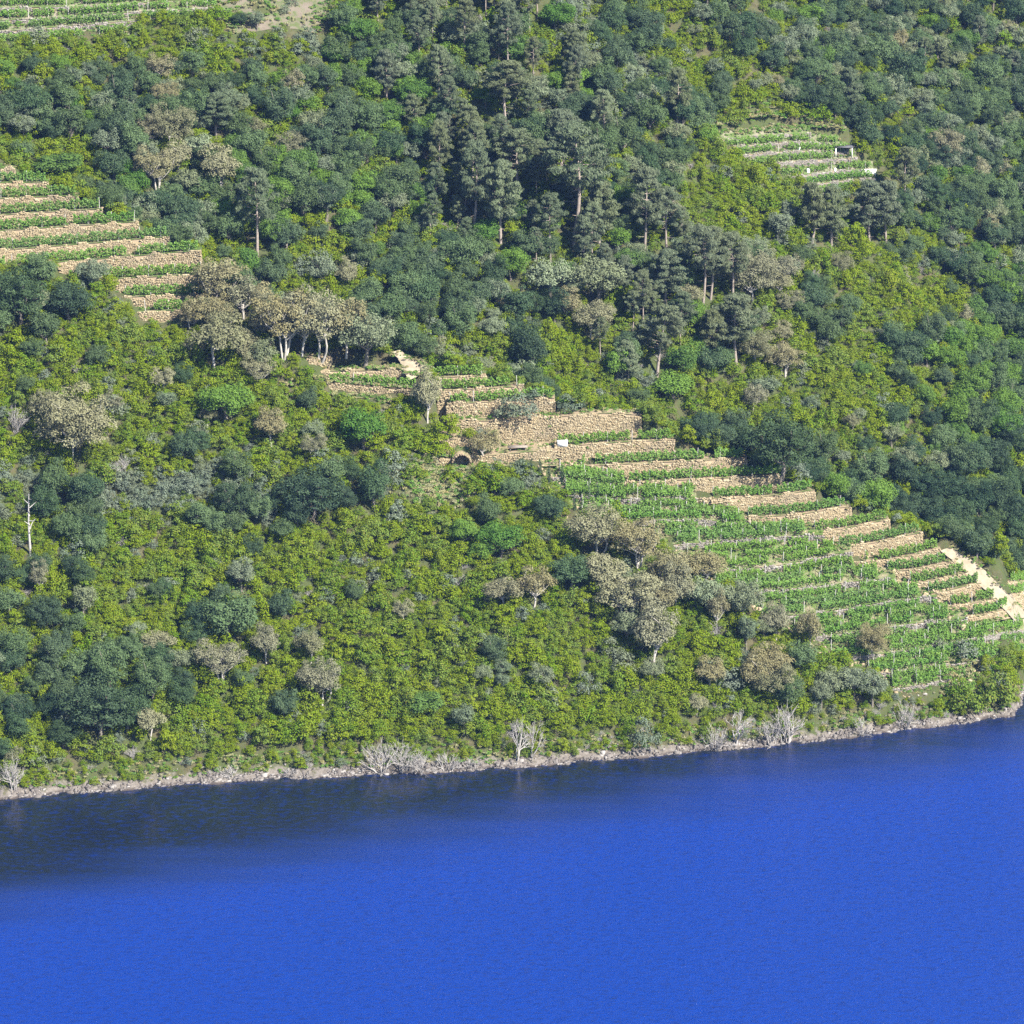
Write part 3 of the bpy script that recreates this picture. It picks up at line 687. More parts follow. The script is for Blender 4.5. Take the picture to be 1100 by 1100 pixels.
LANDMARKS = [(8, 15, 'top left corner'), (150, 20, 'top left vineyard'), (290, 20, 'bare ground at the top left'), (30, 175, 'top of the left terraces'), (120, 215, 'middle of the left terraces'),
 (240, 310, 'right end of the left terraces'), (235, 180, 'two brown cork oaks'), (232, 125, 'lone small pine'), (275, 230, 'lone tall pine'), (330, 340, 'cork oaks above the shelf'),
 (82, 455, 'large lone cork oak'), (228, 370, 'leaning cork oak'), (360, 410, 'shelf under the cork oaks'), (440, 390, 'sandy footpath'), (456, 425, 'slender white trunked cork oak'),
 (510, 415, 'middle vineyard'), (500, 470, 'earth bank'), (560, 460, 'grey olives'), (32, 565, 'white dead snag'), (92, 645, 'small pale grey tree'), (240, 660, 'large blue green oak'),
 (235, 705, 'broad brown cork oak'), (340, 715, 'two cork oaks near the shore'), (258, 615, 'whitish tree in the scrub'), (105, 755, 'largest dark oak'), (20, 840, 'left end of the shore'),
 (160, 775, 'cork oak over the left shore'), (290, 830, 'low driftwood shrub'), (420, 810, 'bare clump on the shore'), (560, 785, 'largest leafless tree'), (500, 770, 'narrow silvery tree'),
 (335, 530, 'broad dark evergreen oak'), (400, 525, 'narrow dark evergreen oak'), (292, 460, 'twin trunked slim cork oak'), (555, 635, 'two central cork oaks'), (530, 725, 'two small silvery trees'),
 (536, 580, 'round green tree'), (670, 640, 'cork grove'), (757, 610, 'flat crowned cork oak'), (805, 660, 'silvery oak by the vineyard'), (868, 675, 'tall narrow brown tree'), (938, 690, 'golden brown tree'),
 (690, 790, 'grey green shore bush'), (820, 775, 'leafless shrubs on the right shore'), (970, 765, 'rightmost leafless shrub'), (1065, 750, 'rocky point'), (1000, 640, 'right vineyard'), (1060, 630, 'sandy track'),
 (700, 480, 'upper right vineyard terraces'), (880, 535, 'right vineyard edge'), (520, 200, 'front pair of pines'), (616, 200, 'tallest pine'), (544, 105, 'high pale trunked pine'), (557, 180, 'white trunked pine'),
 (692, 230, 'straight pine'), (765, 290, 'three pines'), (706, 370, 'leaning pine'), (791, 360, 'broad pine'), (945, 235, 'two dark pines'), (880, 235, 'row of small pines'), (912, 100, 'lone greyish pine'),
 (770, 160, 'left end of the far vineyard'), (935, 185, 'right end of the far vineyard'), (850, 145, 'top of the far vineyard'), (1090, 20, 'top right corner'), (1090, 300, 'right edge below the far wood'), (1090, 500, 'right edge above the gully'),
 (645, 300, 'large pale grey oak'), (806, 300, 'large pale brown oak'), (842, 385, 'pale brown oak'), (838, 480, 'large dark blue oak'), (720, 415, 'low bright green tree'), (690, 90, 'dry clearing'), (420, 20, 'left top of the pine wood'), (640, 20, 'right top of the pine wood')]
COUNTER = {}
def where_label(kind, px, py):
    lx, ly, nm = min(LANDMARKS, key=lambda l: (l[0] - px) ** 2 + (l[1] - py) ** 2)
    dx_, dy_ = px - lx, py - ly
    di = ('left of' if dx_ < 0 else 'right of') if abs(dx_) > abs(dy_) else ('above' if dy_ < 0 else 'below')
    key = (kind, nm, di); COUNTER[key] = COUNTER.get(key, 0) + 1; n = COUNTER[key]
    return '%s %s the %s, %s nearest' % (LOOK[kind], di, nm, ordinal(n)) if n > 1 else '%s %s and nearest to the %s' % (LOOK[kind], di, nm)
def ordinal(n):
    tens = ['', '', 'twenty', 'thirty', 'forty', 'fifty']
    if n <= 15: return ORD[n - 1]
    if n < 20: return ['sixteenth', 'seventeenth', 'eighteenth', 'nineteenth'][n - 16]
    return (tens[n // 10] + '-' + ORD[n % 10 - 1]) if n % 10 else {2: 'twentieth', 3: 'thirtieth', 4: 'fortieth', 5: 'fiftieth'}[n // 10]
def mark_dist(px, py):
    return min((l[0] - px) ** 2 + (l[1] - py) ** 2 for l in LANDMARKS)
used = {}
def instance(kind, v, loc, rz, sxy, sz, label, group, tilt=(0, 0), name=None):
    me, w, h = PROTO[kind][v]
    nm = name or NAMES[kind]
    if isinstance(me, tuple):
        root = empty(nm, loc, rz)
        cr = link('crown', me[0], root); tr = link('trunk', me[1], root)
        used.setdefault(kind, {})[v] = cr
    else:
        root = link(nm, me); root.location = loc; root.rotation_euler = (0, 0, rz)
        used.setdefault(kind, {})[v] = root
    root.rotation_euler = (tilt[0], tilt[1], rz); root.scale = (sxy, sxy, sz)
    tag(root, label, CATG[kind], group)
    return root

# hand-placed plants: base pixel, height and width in pixels, kind, label
HAND = [
 (81, 501, 94, 92, 'cork', 4, 0, 'large spreading cork oak standing alone in the left scrub with shadow beside it'),
 (231, 398, 70, 66, 'cork', 1, -.12, 'cork oak with leaning pale trunk just below the left terraces'),
 (234, 331, 58, 68, 'cork', 0, 0, 'cork oak with forked pale trunk at the right end of the left terraces'),
 (262, 345, 50, 46, 'cork', 3, 0, 'smaller olive brown cork oak right behind the forked one by the left terraces'),
 (304, 384, 84, 74, 'cork', 2, 0, 'biggest cork oak of the group above the shelf, with several white trunks'),
 (322, 384, 78, 50, 'cork', 3, 0, 'cork oak second from left in the group above the shelf'),
 (344, 385, 76, 62, 'cork', 0, .05, 'cork oak with short pale forked trunk in the middle of the group above the shelf'),
 (372, 384, 70, 50, 'cork', 1, 0, 'cork oak behind the silvery one at the right of the group above the shelf'),
 (392, 396, 70, 66, 'silver', 1, 0, 'round silvery green oak at the right end of the group above the shelf'),
 (276, 280, 100, 56, 'pine', 1, 0, 'lone tall pine with bare trunk right of the left terraces'),
 (232, 150, 50, 40, 'pine', 2, 0, 'lone small pine in the oak wood above the left terraces'),
 (168, 206, 52, 50, 'cork', 2, 0, 'rounded olive brown cork oak left of a pair above the left terraces'),
 (236, 208, 56, 52, 'cork', 0, 0, 'rounded olive brown cork oak right of a pair above the left terraces'),
 (212, 176, 36, 34, 'silver', 2, 0, 'grey crowned oak behind the pair of brown cork oaks'),
 (62, 186, 22, 60, 'chestnut', 2, 0, 'low bright green spreading tree at the top of the left terraces'),
 (458, 456, 62, 34, 'cork', 3, 0, 'slender cork oak with white trunk left of the earth bank'),
 (292, 482, 46, 34, 'cork', 3, 0, 'slim cork oak with two white trunks in the scrub below the shelf'),
 (520, 498, 46, 36, 'cork', 1, 0, 'dense olive green tree in front of the earth bank'),
 (561, 472, 32, 40, 'olive', 2, 0, 'larger grey olive on the terrace under the middle vineyard'),
 (545, 462, 26, 32, 'olive', 0, 0, 'smaller grey olive left of the larger one under the middle vineyard'),
 (573, 442, 14, 18, 'olive', 1, 0, 'tiny grey olive against the wall of the middle vineyard'),
 (612, 442, 22, 34, 'olive', 2, 0, 'grey olive at the top left corner of the right vineyard'),
 (642, 438, 20, 30, 'olive', 0, 0, 'grey olive above the tall wall of the right vineyard'),
 (33, 598, 68, 20, 'bare_tree', 4, 0, 'white dead snag sticking out of the scrub at the left edge'),
 (42, 642, 42, 22, 'cork', 3, 0, 'thin pale trunked tree below the white dead snag'),
 (92, 670, 50, 28, 'silver', 2, 0, 'small pale grey tree left of centre in the left thicket'),
 (259, 637, 40, 32, 'silver', 0, 0, 'small whitish tree alone in the yellow green scrub'),
 (170, 704, 30, 40, 'cork', 1, 0, 'low pale brown tree in the left thicket'),
 (236, 734, 50, 60, 'cork', 2, 0, 'broad brown crowned cork oak in the left thicket'),
 (286, 716, 48, 30, 'cork', 3, 0, 'slim brown cork oak right of the broad one in the left thicket'),
 (333, 716, 46, 34, 'cork', 1, 0, 'upper pale cork oak of two in the scrub near the shore'),
 (346, 757, 52, 50, 'cork', 0, 0, 'lower darker cork oak of two in the scrub near the shore'),
 (161, 796, 42, 36, 'cork', 1, 0, 'small cork oak just above the left part of the shore'),
 (243, 692, 64, 70, 'oak', 0, 0, 'large blue green oak in the middle of the left thicket'),
 (105, 792, 70, 84, 'holm', 1, 0, 'largest dark green oak above the left part of the shore'),
 (335, 556, 56, 80, 'holm', 1, 0, 'broad dark evergreen oak on the olive band, left of two'),
 (402, 550, 58, 38, 'holm', 2, 0, 'narrow dark evergreen oak on the olive band, right of two'),
 (243, 452, 46, 62, 'chestnut', 1, 0, 'rounded green tree in the scrub under the left terraces'),
 (390, 484, 48, 52, 'chestnut', 0, 0, 'rounded fresh green tree in the scrub below the shelf'),
 (20, 350, 66, 70, 'holm', 1, 0, 'dark green oak at the left edge under the left terraces'),
 (75, 345, 44, 56, 'holm', 0, 0, 'second dark green oak right of the one at the left edge'),
 (540, 657, 44, 44, 'cork', 1, 0, 'cork oak in the central scrub, left of two'),
 (574, 652, 46, 42, 'cork', 3, 0, 'vase shaped pale cork oak in the central scrub, right of two'),
 (519, 737, 24, 24, 'silver', 3, 0, 'small silvery bush like tree in the central scrub, left of two'),
 (540, 729, 22, 22, 'silver', 0, 0, 'small greyish tree in the central scrub, right of two'),
 (497, 790, 38, 26, 'silver', 2, 0, 'narrow silvery tree above the shore near the bare shrubs'),
 (536, 600, 46, 54, 'chestnut', 1, 0, 'round fresh green tree in the scrub below the earth bank'),
 (455, 768, 26, 46, 'chestnut', 2, 0, 'low bright green tree in the scrub above the bare shrubs'),
 (640, 600, 56, 52, 'cork', 0, 0, 'grey brown cork oak at the upper left corner of the cork grove'),
 (684, 612, 56, 54, 'cork', 2, 0, 'broad cork oak at the top of the cork grove'),
 (648, 640, 50, 44, 'cork', 1, 0, 'cork oak on the left side of the cork grove'),
 (716, 640, 50, 44, 'cork', 0, 0, 'cork oak on the right side of the cork grove'),
 (676, 672, 62, 64, 'cork', 2, 0, 'largest cork oak in the middle of the cork grove'),
 (700, 716, 66, 44, 'cork', 3, 0, 'tall cork oak with white trunk at the foot of the cork grove'),
 (728, 662, 54, 32, 'cork', 3, 0, 'slim cork oak with double trunk right of the cork grove'),
 (757, 632, 46, 52, 'cork', 1, 0, 'flat crowned cork oak with short white trunk by the lower vineyard'),
 (614, 634, 40, 46, 'holm', 0, 0, 'dark green oak left of the cork grove'),
 (800, 672, 56, 46, 'silver', 1, 0, 'silvery oak at the left edge of the lower vineyard'),
 (803, 702, 48, 22, 'silver', 2, 0, 'narrow pale silvery tree below the silvery oak'),
 (770, 680, 50, 24, 'cork', 3, 0, 'narrow cork oak hanging below the flat crowned one'),
 (834, 690, 44, 32, 'cork', 3, 0, 'thin brownish tree at the left edge of the lower vineyard'),
 (869, 704, 58, 30, 'cork', 1, 0, 'tall narrow brown tree at the left edge of the lower vineyard'),
 (830, 734, 46, 48, 'cork', 0, 0, 'grey brown cork oak below the lower vineyard'),
 (764, 744, 40, 34, 'cork', 3, 0, 'grey cork oak in scrub between the cork grove and shore'),
 (700, 736, 30, 28, 'silver', 0, 0, 'small silvery oak under the tall white trunked cork oak'),
 (938, 712, 50, 42, 'cork', 4, 0, 'golden brown tree inside the left edge of the lower vineyard'),
 (916, 752, 40, 40, 'silver', 1, 0, 'grey green tree under the golden brown tree'),
 (882, 764, 36, 28, 'silver', 3, 0, 'small grey green tree near the right part of the shore'),
 (508, 251, 98, 44, 'pine', 0, 0, 'pine with long bare trunk, left of the front pair at the pine wood edge'),
 (538, 262, 90, 42, 'pine', 2, 0, 'pine with long bare trunk, right of the front pair at the pine wood edge'),
 (616, 262, 128, 76, 'pine', 3, .03, 'tallest pine with thick pale trunk and dead side branches'),
 (644, 272, 78, 40, 'pine', 2, 0, 'slender pine right of the tallest one'),
 (692, 273, 92, 44, 'pine', 0, 0, 'pine with straight pale trunk at the right end of the pine wood'),
 (557, 212, 74, 54, 'pine', 1, 0, 'pine with white trunk and bare twigs above the front pair'),
 (544, 141, 74, 54, 'pine', 3, 0, 'pine with pale trunk high in the pine wood'),
 (601, 185, 66, 52, 'pine', 0, 0, 'pine behind the tallest one'),
 (716, 272, 72, 46, 'pine', 1, 0, 'pine at the right corner of the pine wood'),
 (754, 334, 92, 48, 'pine', 3, 0, 'pine with white trunk, left of three on the slope under the far vineyard'),
 (763, 322, 78, 40, 'pine', 0, 0, 'pine in the middle of three on the slope under the far vineyard'),
 (786, 332, 82, 46, 'pine', 3, 0, 'pine on the right of three on the slope under the far vineyard'),
 (715, 334, 66, 44, 'pine', 2, 0, 'pine above the leaning one'),
 (706, 406, 80, 56, 'pine', 1, .16, 'leaning pine with pale trunk above the right vineyard'),
 (791, 394, 78, 58, 'pine', 0, 0, 'broad pine right of the leaning one above the right vineyard'),
 (934, 266, 72, 44, 'pine', 2, 0, 'dark pine under the far vineyard, left of two with pale trunks'),
 (953, 269, 74, 42, 'pine', 0, 0, 'pine under the far vineyard, right of two with pale trunks'),
 (872, 262, 66, 36, 'pine', 4, 0, 'small pine at the left of the row under the far vineyard'),
 (893, 264, 62, 34, 'pine', 4, 0, 'small pine second in the row under the far vineyard'),
 (912, 124, 50, 30, 'pine', 4, 0, 'lone greyish pine above the far vineyard'),
 (592, 322, 46, 56, 'silver', 3, 0, 'rounded grey oak below the tallest pine'),
 (640, 330, 60, 66, 'silver', 1, 0, 'large pale grey oak with bare twigs below the tallest pine'),
 (806, 328, 66, 58, 'cork', 4, 0, 'large rounded pale brown oak right of the three pines'),
 (741, 336, 36, 32, 'cork', 1, 0, 'small pale brown oak left of the three pines'),
 (842, 406, 42, 48, 'cork', 2, 0, 'pale brown oak above the scrub right of the broad pine'),
 (820, 424, 20, 38, 'silver', 3, 0, 'low flat silvery tree in the scrub above the right vineyard'),
 (838, 518, 74, 84, 'holm', 1, 0, 'large dark blue green oak above the right vineyard'),
 (635, 365, 44, 46, 'cork', 0, 0, 'olive crowned oak below the large pale grey oak'),
 (724, 430, 30, 46, 'chestnut', 2, 0, 'low bright green tree above the right vineyard'),
 (570, 405, 60, 40, 'holm', 2, 0, 'dark green oak behind the middle vineyard'),
 (275, 34, 24, 18, 'silver', 2, 0, 'small grey tree by the bare ground at the top left'),
 (258, 28, 14, 20, 'holm', 0, 0, 'round dark bush like tree by the top left vineyard'),
 (556, 818, 60, 24, 'bare_tree', 1, 0, 'largest leafless grey tree standing at the shore'),
 (572, 817, 54, 20, 'bare_tree', 0, 0, 'second leafless grey tree right beside the largest one at the shore'),
 (408, 831, 54, 52, 'bare_shrub', 0, 0, 'big leafless grey shrub at the left of the bare clump on the shore'),
 (432, 829, 46, 44, 'bare_shrub', 2, 0, 'leafless grey shrub in the middle of the bare clump on the shore'),
 (452, 830, 32, 40, 'bare_shrub', 1, 0, 'leafless grey shrub at the right of the bare clump on the shore'),
 (480, 828, 34, 34, 'bare_shrub', 1, 0, 'leafless grey shrub right of the bare clump'),
 (506, 826, 18, 44, 'bare_shrub', 3, 0, 'low tangled grey driftwood shrub left of the leafless trees'),
 (15, 850, 48, 34, 'bare_shrub', 2, 0, 'leafless grey shrub at the left end of the shore'),
 (246, 836, 20, 46, 'bare_shrub', 3, 0, 'low leafless grey shrub on the left shore'),
 (312, 835, 18, 36, 'bare_shrub', 3, 0, 'low pale driftwood shrub on the left shore'),
 (694, 808, 42, 36, 'olive', 2, 0, 'grey green bush on the centre right shore'),
 (768, 806, 40, 38, 'bare_shrub', 0, 0, 'leafless grey shrub, left of three on the right shore'),
 (792, 804, 52, 34, 'bare_tree', 2, 0, 'leafless grey tree amid the right shore shrubs'),
 (845, 798, 56, 48, 'bare_shrub', 2, 0, 'tall leafless grey shrub amid the right shore shrubs'),
 (826, 800, 44, 36, 'bare_shrub', 1, 0, 'leafless grey shrub left of the tall one on the right shore'),
 (925, 790, 34, 30, 'bare_shrub', 1, 0, 'leafless grey shrub under the grey green trees on the right shore'),
 (972, 782, 44, 34, 'bare_shrub', 0, 0, 'rightmost leafless grey shrub on the shore'),
 (17, 466, 42, 24, 'bare_shrub', 2, 0, 'leafless grey stems in the scrub at the left edge'),
 (84, 404, 20, 26, 'bare_shrub', 1, 0, 'leafless grey shrub in the scrub under the left terraces'),
 (1068, 764, 44, 46, 'heath', 2, 0, 'large yellow green bush on the rocky point at the right'),
 (1040, 768, 34, 40, 'heath', 0, 0, 'yellow green bush left of the large one on the rocky point'),
 (1028, 752, 24, 30, 'heath', 5, 0, 'bright bush just under the lower vineyard'),
 (1079, 724, 14, 20, 'heath', 1, 0, 'small round yellow bush at the edge of the lower vineyard'),
 (468, 482, 34, 28, 'heath', 3, 0, 'tall bush at the left end of the earth bank'),
 (470, 458, 26, 22, 'heath', 0, 0, 'bush right behind the slender white trunked cork oak'),
 (484, 474, 30, 26, 'heath', 3, 0, 'bush growing against the stepped earth bank'),
 (476, 496, 24, 30, 'heath', 5, 0, 'round bush left of the stone shelter'),
 (505, 478, 14, 22, 'heath', 1, 0, 'small bush above the stone shelter'),
 (516, 470, 12, 18, 'olive', 1, 0, 'small grey bush on the earth bank'),
 (1035, 708, 20, 36, 'olive', 0, 0, 'grey bush in the lower right vineyard, lower of two'),
 (1008, 698, 18, 22, 'olive', 1, 0, 'grey bush in the lower right vineyard, upper of two'),
]
taken = []
for k, (px, py, hp, wp, kind, v, lean, lab) in enumerate(HAND):
    x, y, z = place(px, py); y += .25; z = gz(x, y); dep = project(x, y, z)[2]; mpp = dep / F
    me, w, h = PROTO[kind][v]
    if 600 < px < 740 and 560 < py < 725 and kind == 'cork': wp *= 1.22; hp *= 1.1
    sxy, sz = wp * mpp / w, hp * mpp / h * 1.02
    instance(kind, v, (x, y, z - .05), rnd.random() * 6.28 if kind != 'pine' or not lean else 0, sxy, sz, lab, None, (0, lean))
    taken.append((x, y, min(w * sxy * .42, 3.6), z))
TK = np.array([t[:3] for t in taken])

# scatter
PATHS = []; EDGES = []
def track(name, left, right, lab, lift=.12, fn=front_a, mat='sand'):
    n = 24
    def dens(p):
        p = np.array(p, float); s = np.linspace(0, 1, len(p)); t = np.linspace(0, 1, n); return np.stack([np.interp(t, s, p[:, 0]), np.interp(t, s, p[:, 1])], 1)
    Lp = np.array([cast(*q, fn) for q in dens(left)]); Rp = np.array([cast(*q, fn) for q in dens(right)])
    Lp[:, 0] += rng.normal(0, .1, n); Rp[:, 0] += rng.normal(0, .1, n); EDGES.extend([*Lp, *Rp])
    V = []
    for t in np.linspace(0, 1, 5):
        p = Lp + (Rp - Lp) * t; p[:, 2] = np.maximum(p[:, 2], fn(p[:, 0], p[:, 1])) + lift * (.2 if t in (0, 1) else 1); V.append(p)
    V = np.array(V); ii = np.arange(5 * n).reshape(5, n)
    Q = np.stack([ii[:-1, :-1], ii[:-1, 1:], ii[1:, 1:], ii[1:, :-1]], -1).reshape(-1, 4)
    o = link(name, new_mesh(name, V.reshape(-1, 3), Q, MAT[mat], True)); tag(o, lab, kind='structure')
    PATHS.append((V.reshape(-1, 3)[:, 0], V.reshape(-1, 3)[:, 1]))
track('sandy_track', [(1010, 592), (1030, 607), (1050, 626), (1070, 646), (1088, 665), (1104, 686)], [(1022, 588), (1046, 603), (1068, 622), (1086, 642), (1104, 660), (1120, 680)], 'pale sandy track running down beside the right vineyard')
track('footpath', [(421, 379), (426, 384), (431, 391), (433, 398), (439, 409)], [(430, 376), (437, 382), (450, 388), (459, 394), (452, 404)], 'pale sandy path above the middle vineyard')
track('bare_ground', [(232, -14), (238, 10), (252, 36)], [(352, -14), (352, 12), (338, 36)], 'bare brownish ground beside the top left vineyard', .1, front_b, 'bare')
PX_ = np.concatenate([p[0] for p in PATHS]); PY_ = np.concatenate([p[1] for p in PATHS])

def jitter_grid(step):
    xs = np.arange(-135, 150, step); ys = np.arange(600, 940, step)
    X, Y = np.meshgrid(xs, ys); X = X + rng.uniform(-.48, .48, X.shape) * step; Y = Y + rng.uniform(-.48, .48, Y.shape) * step
    return X.ravel(), Y.ravel()
def visible(x, y, z):
    """height of the sight line above the ground in front, sampled"""
    ok = np.ones(len(x), bool)
    for k in range(1, 26):
        f = 1 - k * .008
        xx, yy, zz = x * f, y * f, HC + (z - HC) * f
        ok &= zz > smooth_ground(xx, yy) - 1.0
    return ok
def scatter(step, shrub):
    X, Y = jitter_grid(step)
    d = Y - shore(X); Z = smooth_ground(X, Y)
    px, py, dep = project(X, Y, Z + (1.2 if shrub else 3.0))
    m = (d > (1.2 if shrub else 5)) & (px > -90) & (px < 1190) & (py > -70) & (py < 900) & (Z > .7)
    X, Y, Z, px, py, dep = (a[m] for a in (X, Y, Z, px, py, dep))
    m = ~on_terrace(X, Y, .4 if shrub else 1.0)
    X, Y, Z, px, py, dep = (a[m] for a in (X, Y, Z, px, py, dep))
    m = np.ones(len(X), bool)
    for tx, ty, tr in TK: m &= (X - tx) ** 2 + (Y - ty) ** 2 > (tr * (.55 if shrub else .95)) ** 2
    for qx, qy in zip(PX_[::3], PY_[::3]): m &= (X - qx) ** 2 + (Y - qy) ** 2 > 1.8 ** 2
    X, Y, Z, px, py, dep = (a[m] for a in (X, Y, Z, px, py, dep))
    vis = visible(X, Y, Z + (1.5 if shrub else 4))
    return X, Y, Z, px, py, dep, vis
REST = {}
def put(kind, items, cap, group_name):
    """items: (size_px, x, y, z, px, py, v, s, sz, rz, inframe)"""
    items.sort(key=lambda t: (not t[10], -t[0]))
    nin = [t for t in items if t[10]][:cap]; nin.sort(key=lambda t: mark_dist(t[4], t[5])); items = nin + [t for t in items if t[10]][cap:] + [t for t in items if not t[10]]
    for n, (sp, x, y, z, px, py, v, s, sz, rz, inf) in enumerate(items):
        if inf and n < cap:
            instance(kind, v, (x, y, z - .1), rz, s, sz, where_label(kind, px, py), '%ss %s' % (LOOK[kind], area_of(px, py)))
        else:
            REST.setdefault(kind, []).append((x, y, z - .1, v, s, sz, rz))
pool = {}
X, Y, Z, px, py, dep, vis = scatter(3.25, False)
for k in range(len(X)):
    if not vis[k]: continue
    zc = zone(px[k] + rnd.uniform(-16, 16), py[k] + rnd.uniform(-14, 14)); ch, kinds, _ = MIX[zc]
    if rnd.random() > ch or not kinds: continue
    if px[k] < 345 and py[k] < 62: continue
    if 735 < px[k] < 962 and 148 < py[k] < 216: continue
    if 725 < px[k] < 830 and 185 < py[k] < 240: continue
    if 300 < px[k] < 450 and 385 < py[k] < 425: continue
    r = rnd.random(); kind = kinds[-1][0]
    for kk, p in kinds:
        if r < p: kind = kk; break
        r -= p
    if kind == 'pine' and (rnd.random() < .25 or (740 < px[k] < 965 and py[k] < 285)): continue
    v = rnd.randrange(len(PROTO[kind])); s = rnd.uniform(.68, 1.15) * (.85 if zc in 'NMH' else 1) * (.82 if kind == 'pine' else 1) * (.75 if px[k] < 345 and py[k] < 105 else 1); sz = s * rnd.uniform(.88, 1.12)
    inf = -15 < px[k] < 1115 and -15 < py[k] < 870
    pool.setdefault(kind, []).append((PROTO[kind][v][1] * s * F / dep[k], X[k], Y[k], Z[k], px[k], py[k], v, s, sz, rnd.random() * 6.28, inf))
    # crowns keep some distance
for kind, it in pool.items(): put(kind, it, 300, None)
pool = {}
X, Y, Z, px, py, dep, vis = scatter(1.38, True)
for k in range(len(X)):
    if not vis[k]: continue
    zc = zone(px[k] + rnd.uniform(-14, 14), py[k] + rnd.uniform(-12, 12)); ch, kinds, sh = MIX[zc]
    if sh is None: continue
    if 298 < px[k] < 452 and 386 < py[k] < 434 and rnd.random() < (.3 if px[k] < 352 else .65): continue
    if 236 < px[k] < 350 and py[k] < 34 and rnd.random() < .88: continue
    if 436 < px[k] < 506 and 492 < py[k] < 542 and rnd.random() < .86: continue
    dense = ch > .9
    if dense and rnd.random() < .35: continue
    kind = sh
    if rnd.random() < .05: kind = 'olive'
    elif sh == 'olive' and rnd.random() < .35: kind = 'heath'
    d = Y[k] - float(shore(X[k]))
    if rnd.random() < (.3 if d < 4.5 else .012): kind = 'bare_shrub'
    v = rnd.randrange(len(PROTO[kind])); s = (rnd.uniform(.65, 1.2) if rnd.random() < .8 else rnd.uniform(1.2, 1.75)) * (.62 if kind == 'bare_shrub' else 1) * (.62 if d < 5 else 1); sz = s * rnd.uniform(.8, 1.2)
    inf = -8 < px[k] < 1108 and -8 < py[k] < 870 and not dense
    pool.setdefault(kind, []).append((PROTO[kind][v][1] * s * F / dep[k] * (1 if not dense else .5), X[k], Y[k], Z[k], px[k], py[k], v, s, sz, rnd.random() * 6.28, inf))
for kind, it in pool.items(): put(kind, it, 300, None)

def scatter_object(name, label, rows, sources):
    """ONE object: points carrying scale / rotation / variant, instanced with geometry nodes"""
    me = bpy.data.meshes.new(name); n = len(rows)
    me.vertices.add(n); me.vertices.foreach_set('co', np.array([r[:3] for r in rows], np.float32).ravel())
    keys = sorted(sources); 
    a = me.attributes.new('pick', 'INT', 'POINT'); a.data.foreach_set('value', np.array([keys.index(r[3]) if r[3] in keys else 0 for r in rows], np.int32))
    a = me.attributes.new('siz', 'FLOAT_VECTOR', 'POINT'); a.data.foreach_set('vector', np.array([(r[4], r[4], r[5]) for r in rows], np.float32).ravel())
    a = me.attributes.new('rot', 'FLOAT_VECTOR', 'POINT'); a.data.foreach_set('vector', np.array([(0, 0, r[6]) for r in rows], np.float32).ravel())
    o = link(name, me); tag(o, label, kind='stuff')
    g = bpy.data.node_groups.new(name, 'GeometryNodeTree')
    g.interface.new_socket('Geometry', in_out='INPUT', socket_type='NodeSocketGeometry'); g.interface.new_socket('Geometry', in_out='OUTPUT', socket_type='NodeSocketGeometry')
    N, Lk = g.nodes, g.links
    gi, go = N.new('NodeGroupInput'), N.new('NodeGroupOutput')
    mp_ = N.new('GeometryNodeMeshToPoints'); Lk.new(gi.outputs[0], mp_.inputs[0])
    iop = N.new('GeometryNodeInstanceOnPoints'); Lk.new(mp_.outputs[0], iop.inputs['Points'])
    jn = N.new('GeometryNodeJoinGeometry')
    for k in reversed(keys):
        oi = N.new('GeometryNodeObjectInfo'); oi.inputs['Object'].default_value = sources[k]; oi.inputs['As Instance'].default_value = True
        Lk.new(oi.outputs['Geometry'], jn.inputs[0])
    Lk.new(jn.outputs[0], iop.inputs['Instance']); iop.inputs['Pick Instance'].default_value = True
    for an, ty, sock in (('pick', 'INT', 'Instance Index'), ('siz', 'FLOAT_VECTOR', 'Scale'), ('rot', 'FLOAT_VECTOR', 'Rotation')):
        na = N.new('GeometryNodeInputNamedAttribute'); na.data_type = ty; na.inputs['Name'].default_value = an
        Lk.new(na.outputs['Attribute'], iop.inputs[sock])
    Lk.new(iop.outputs[0], go.inputs[0])
    md = o.modifiers.new('scatter', 'NODES'); md.node_group = g
    return o
STUFF = {'heath': ('heath_scrub', 'unbroken cover of yellow green heath scrub over the slope'), 'olive': ('grey_scrub', 'scattered low grey green scrub'),
         'oak': ('oak_wood', 'further dark green oaks of the wood'), 'silver': ('silver_oak_wood', 'further pale oaks of the wood'), 'holm': ('evergreen_wood', 'further dark evergreen oaks of the wood'),
         'cork': ('cork_oak_wood', 'further brown cork oaks'), 'chestnut': ('chestnut_wood', 'further fresh green chestnuts'), 'pine': ('pine_wood', 'further pines'), 'bare_shrub': ('bare_scrub', 'further leafless shrubs')}
for kind, rows in REST.items():
    scatter_object(STUFF[kind][0], STUFF[kind][1], rows, used[kind])

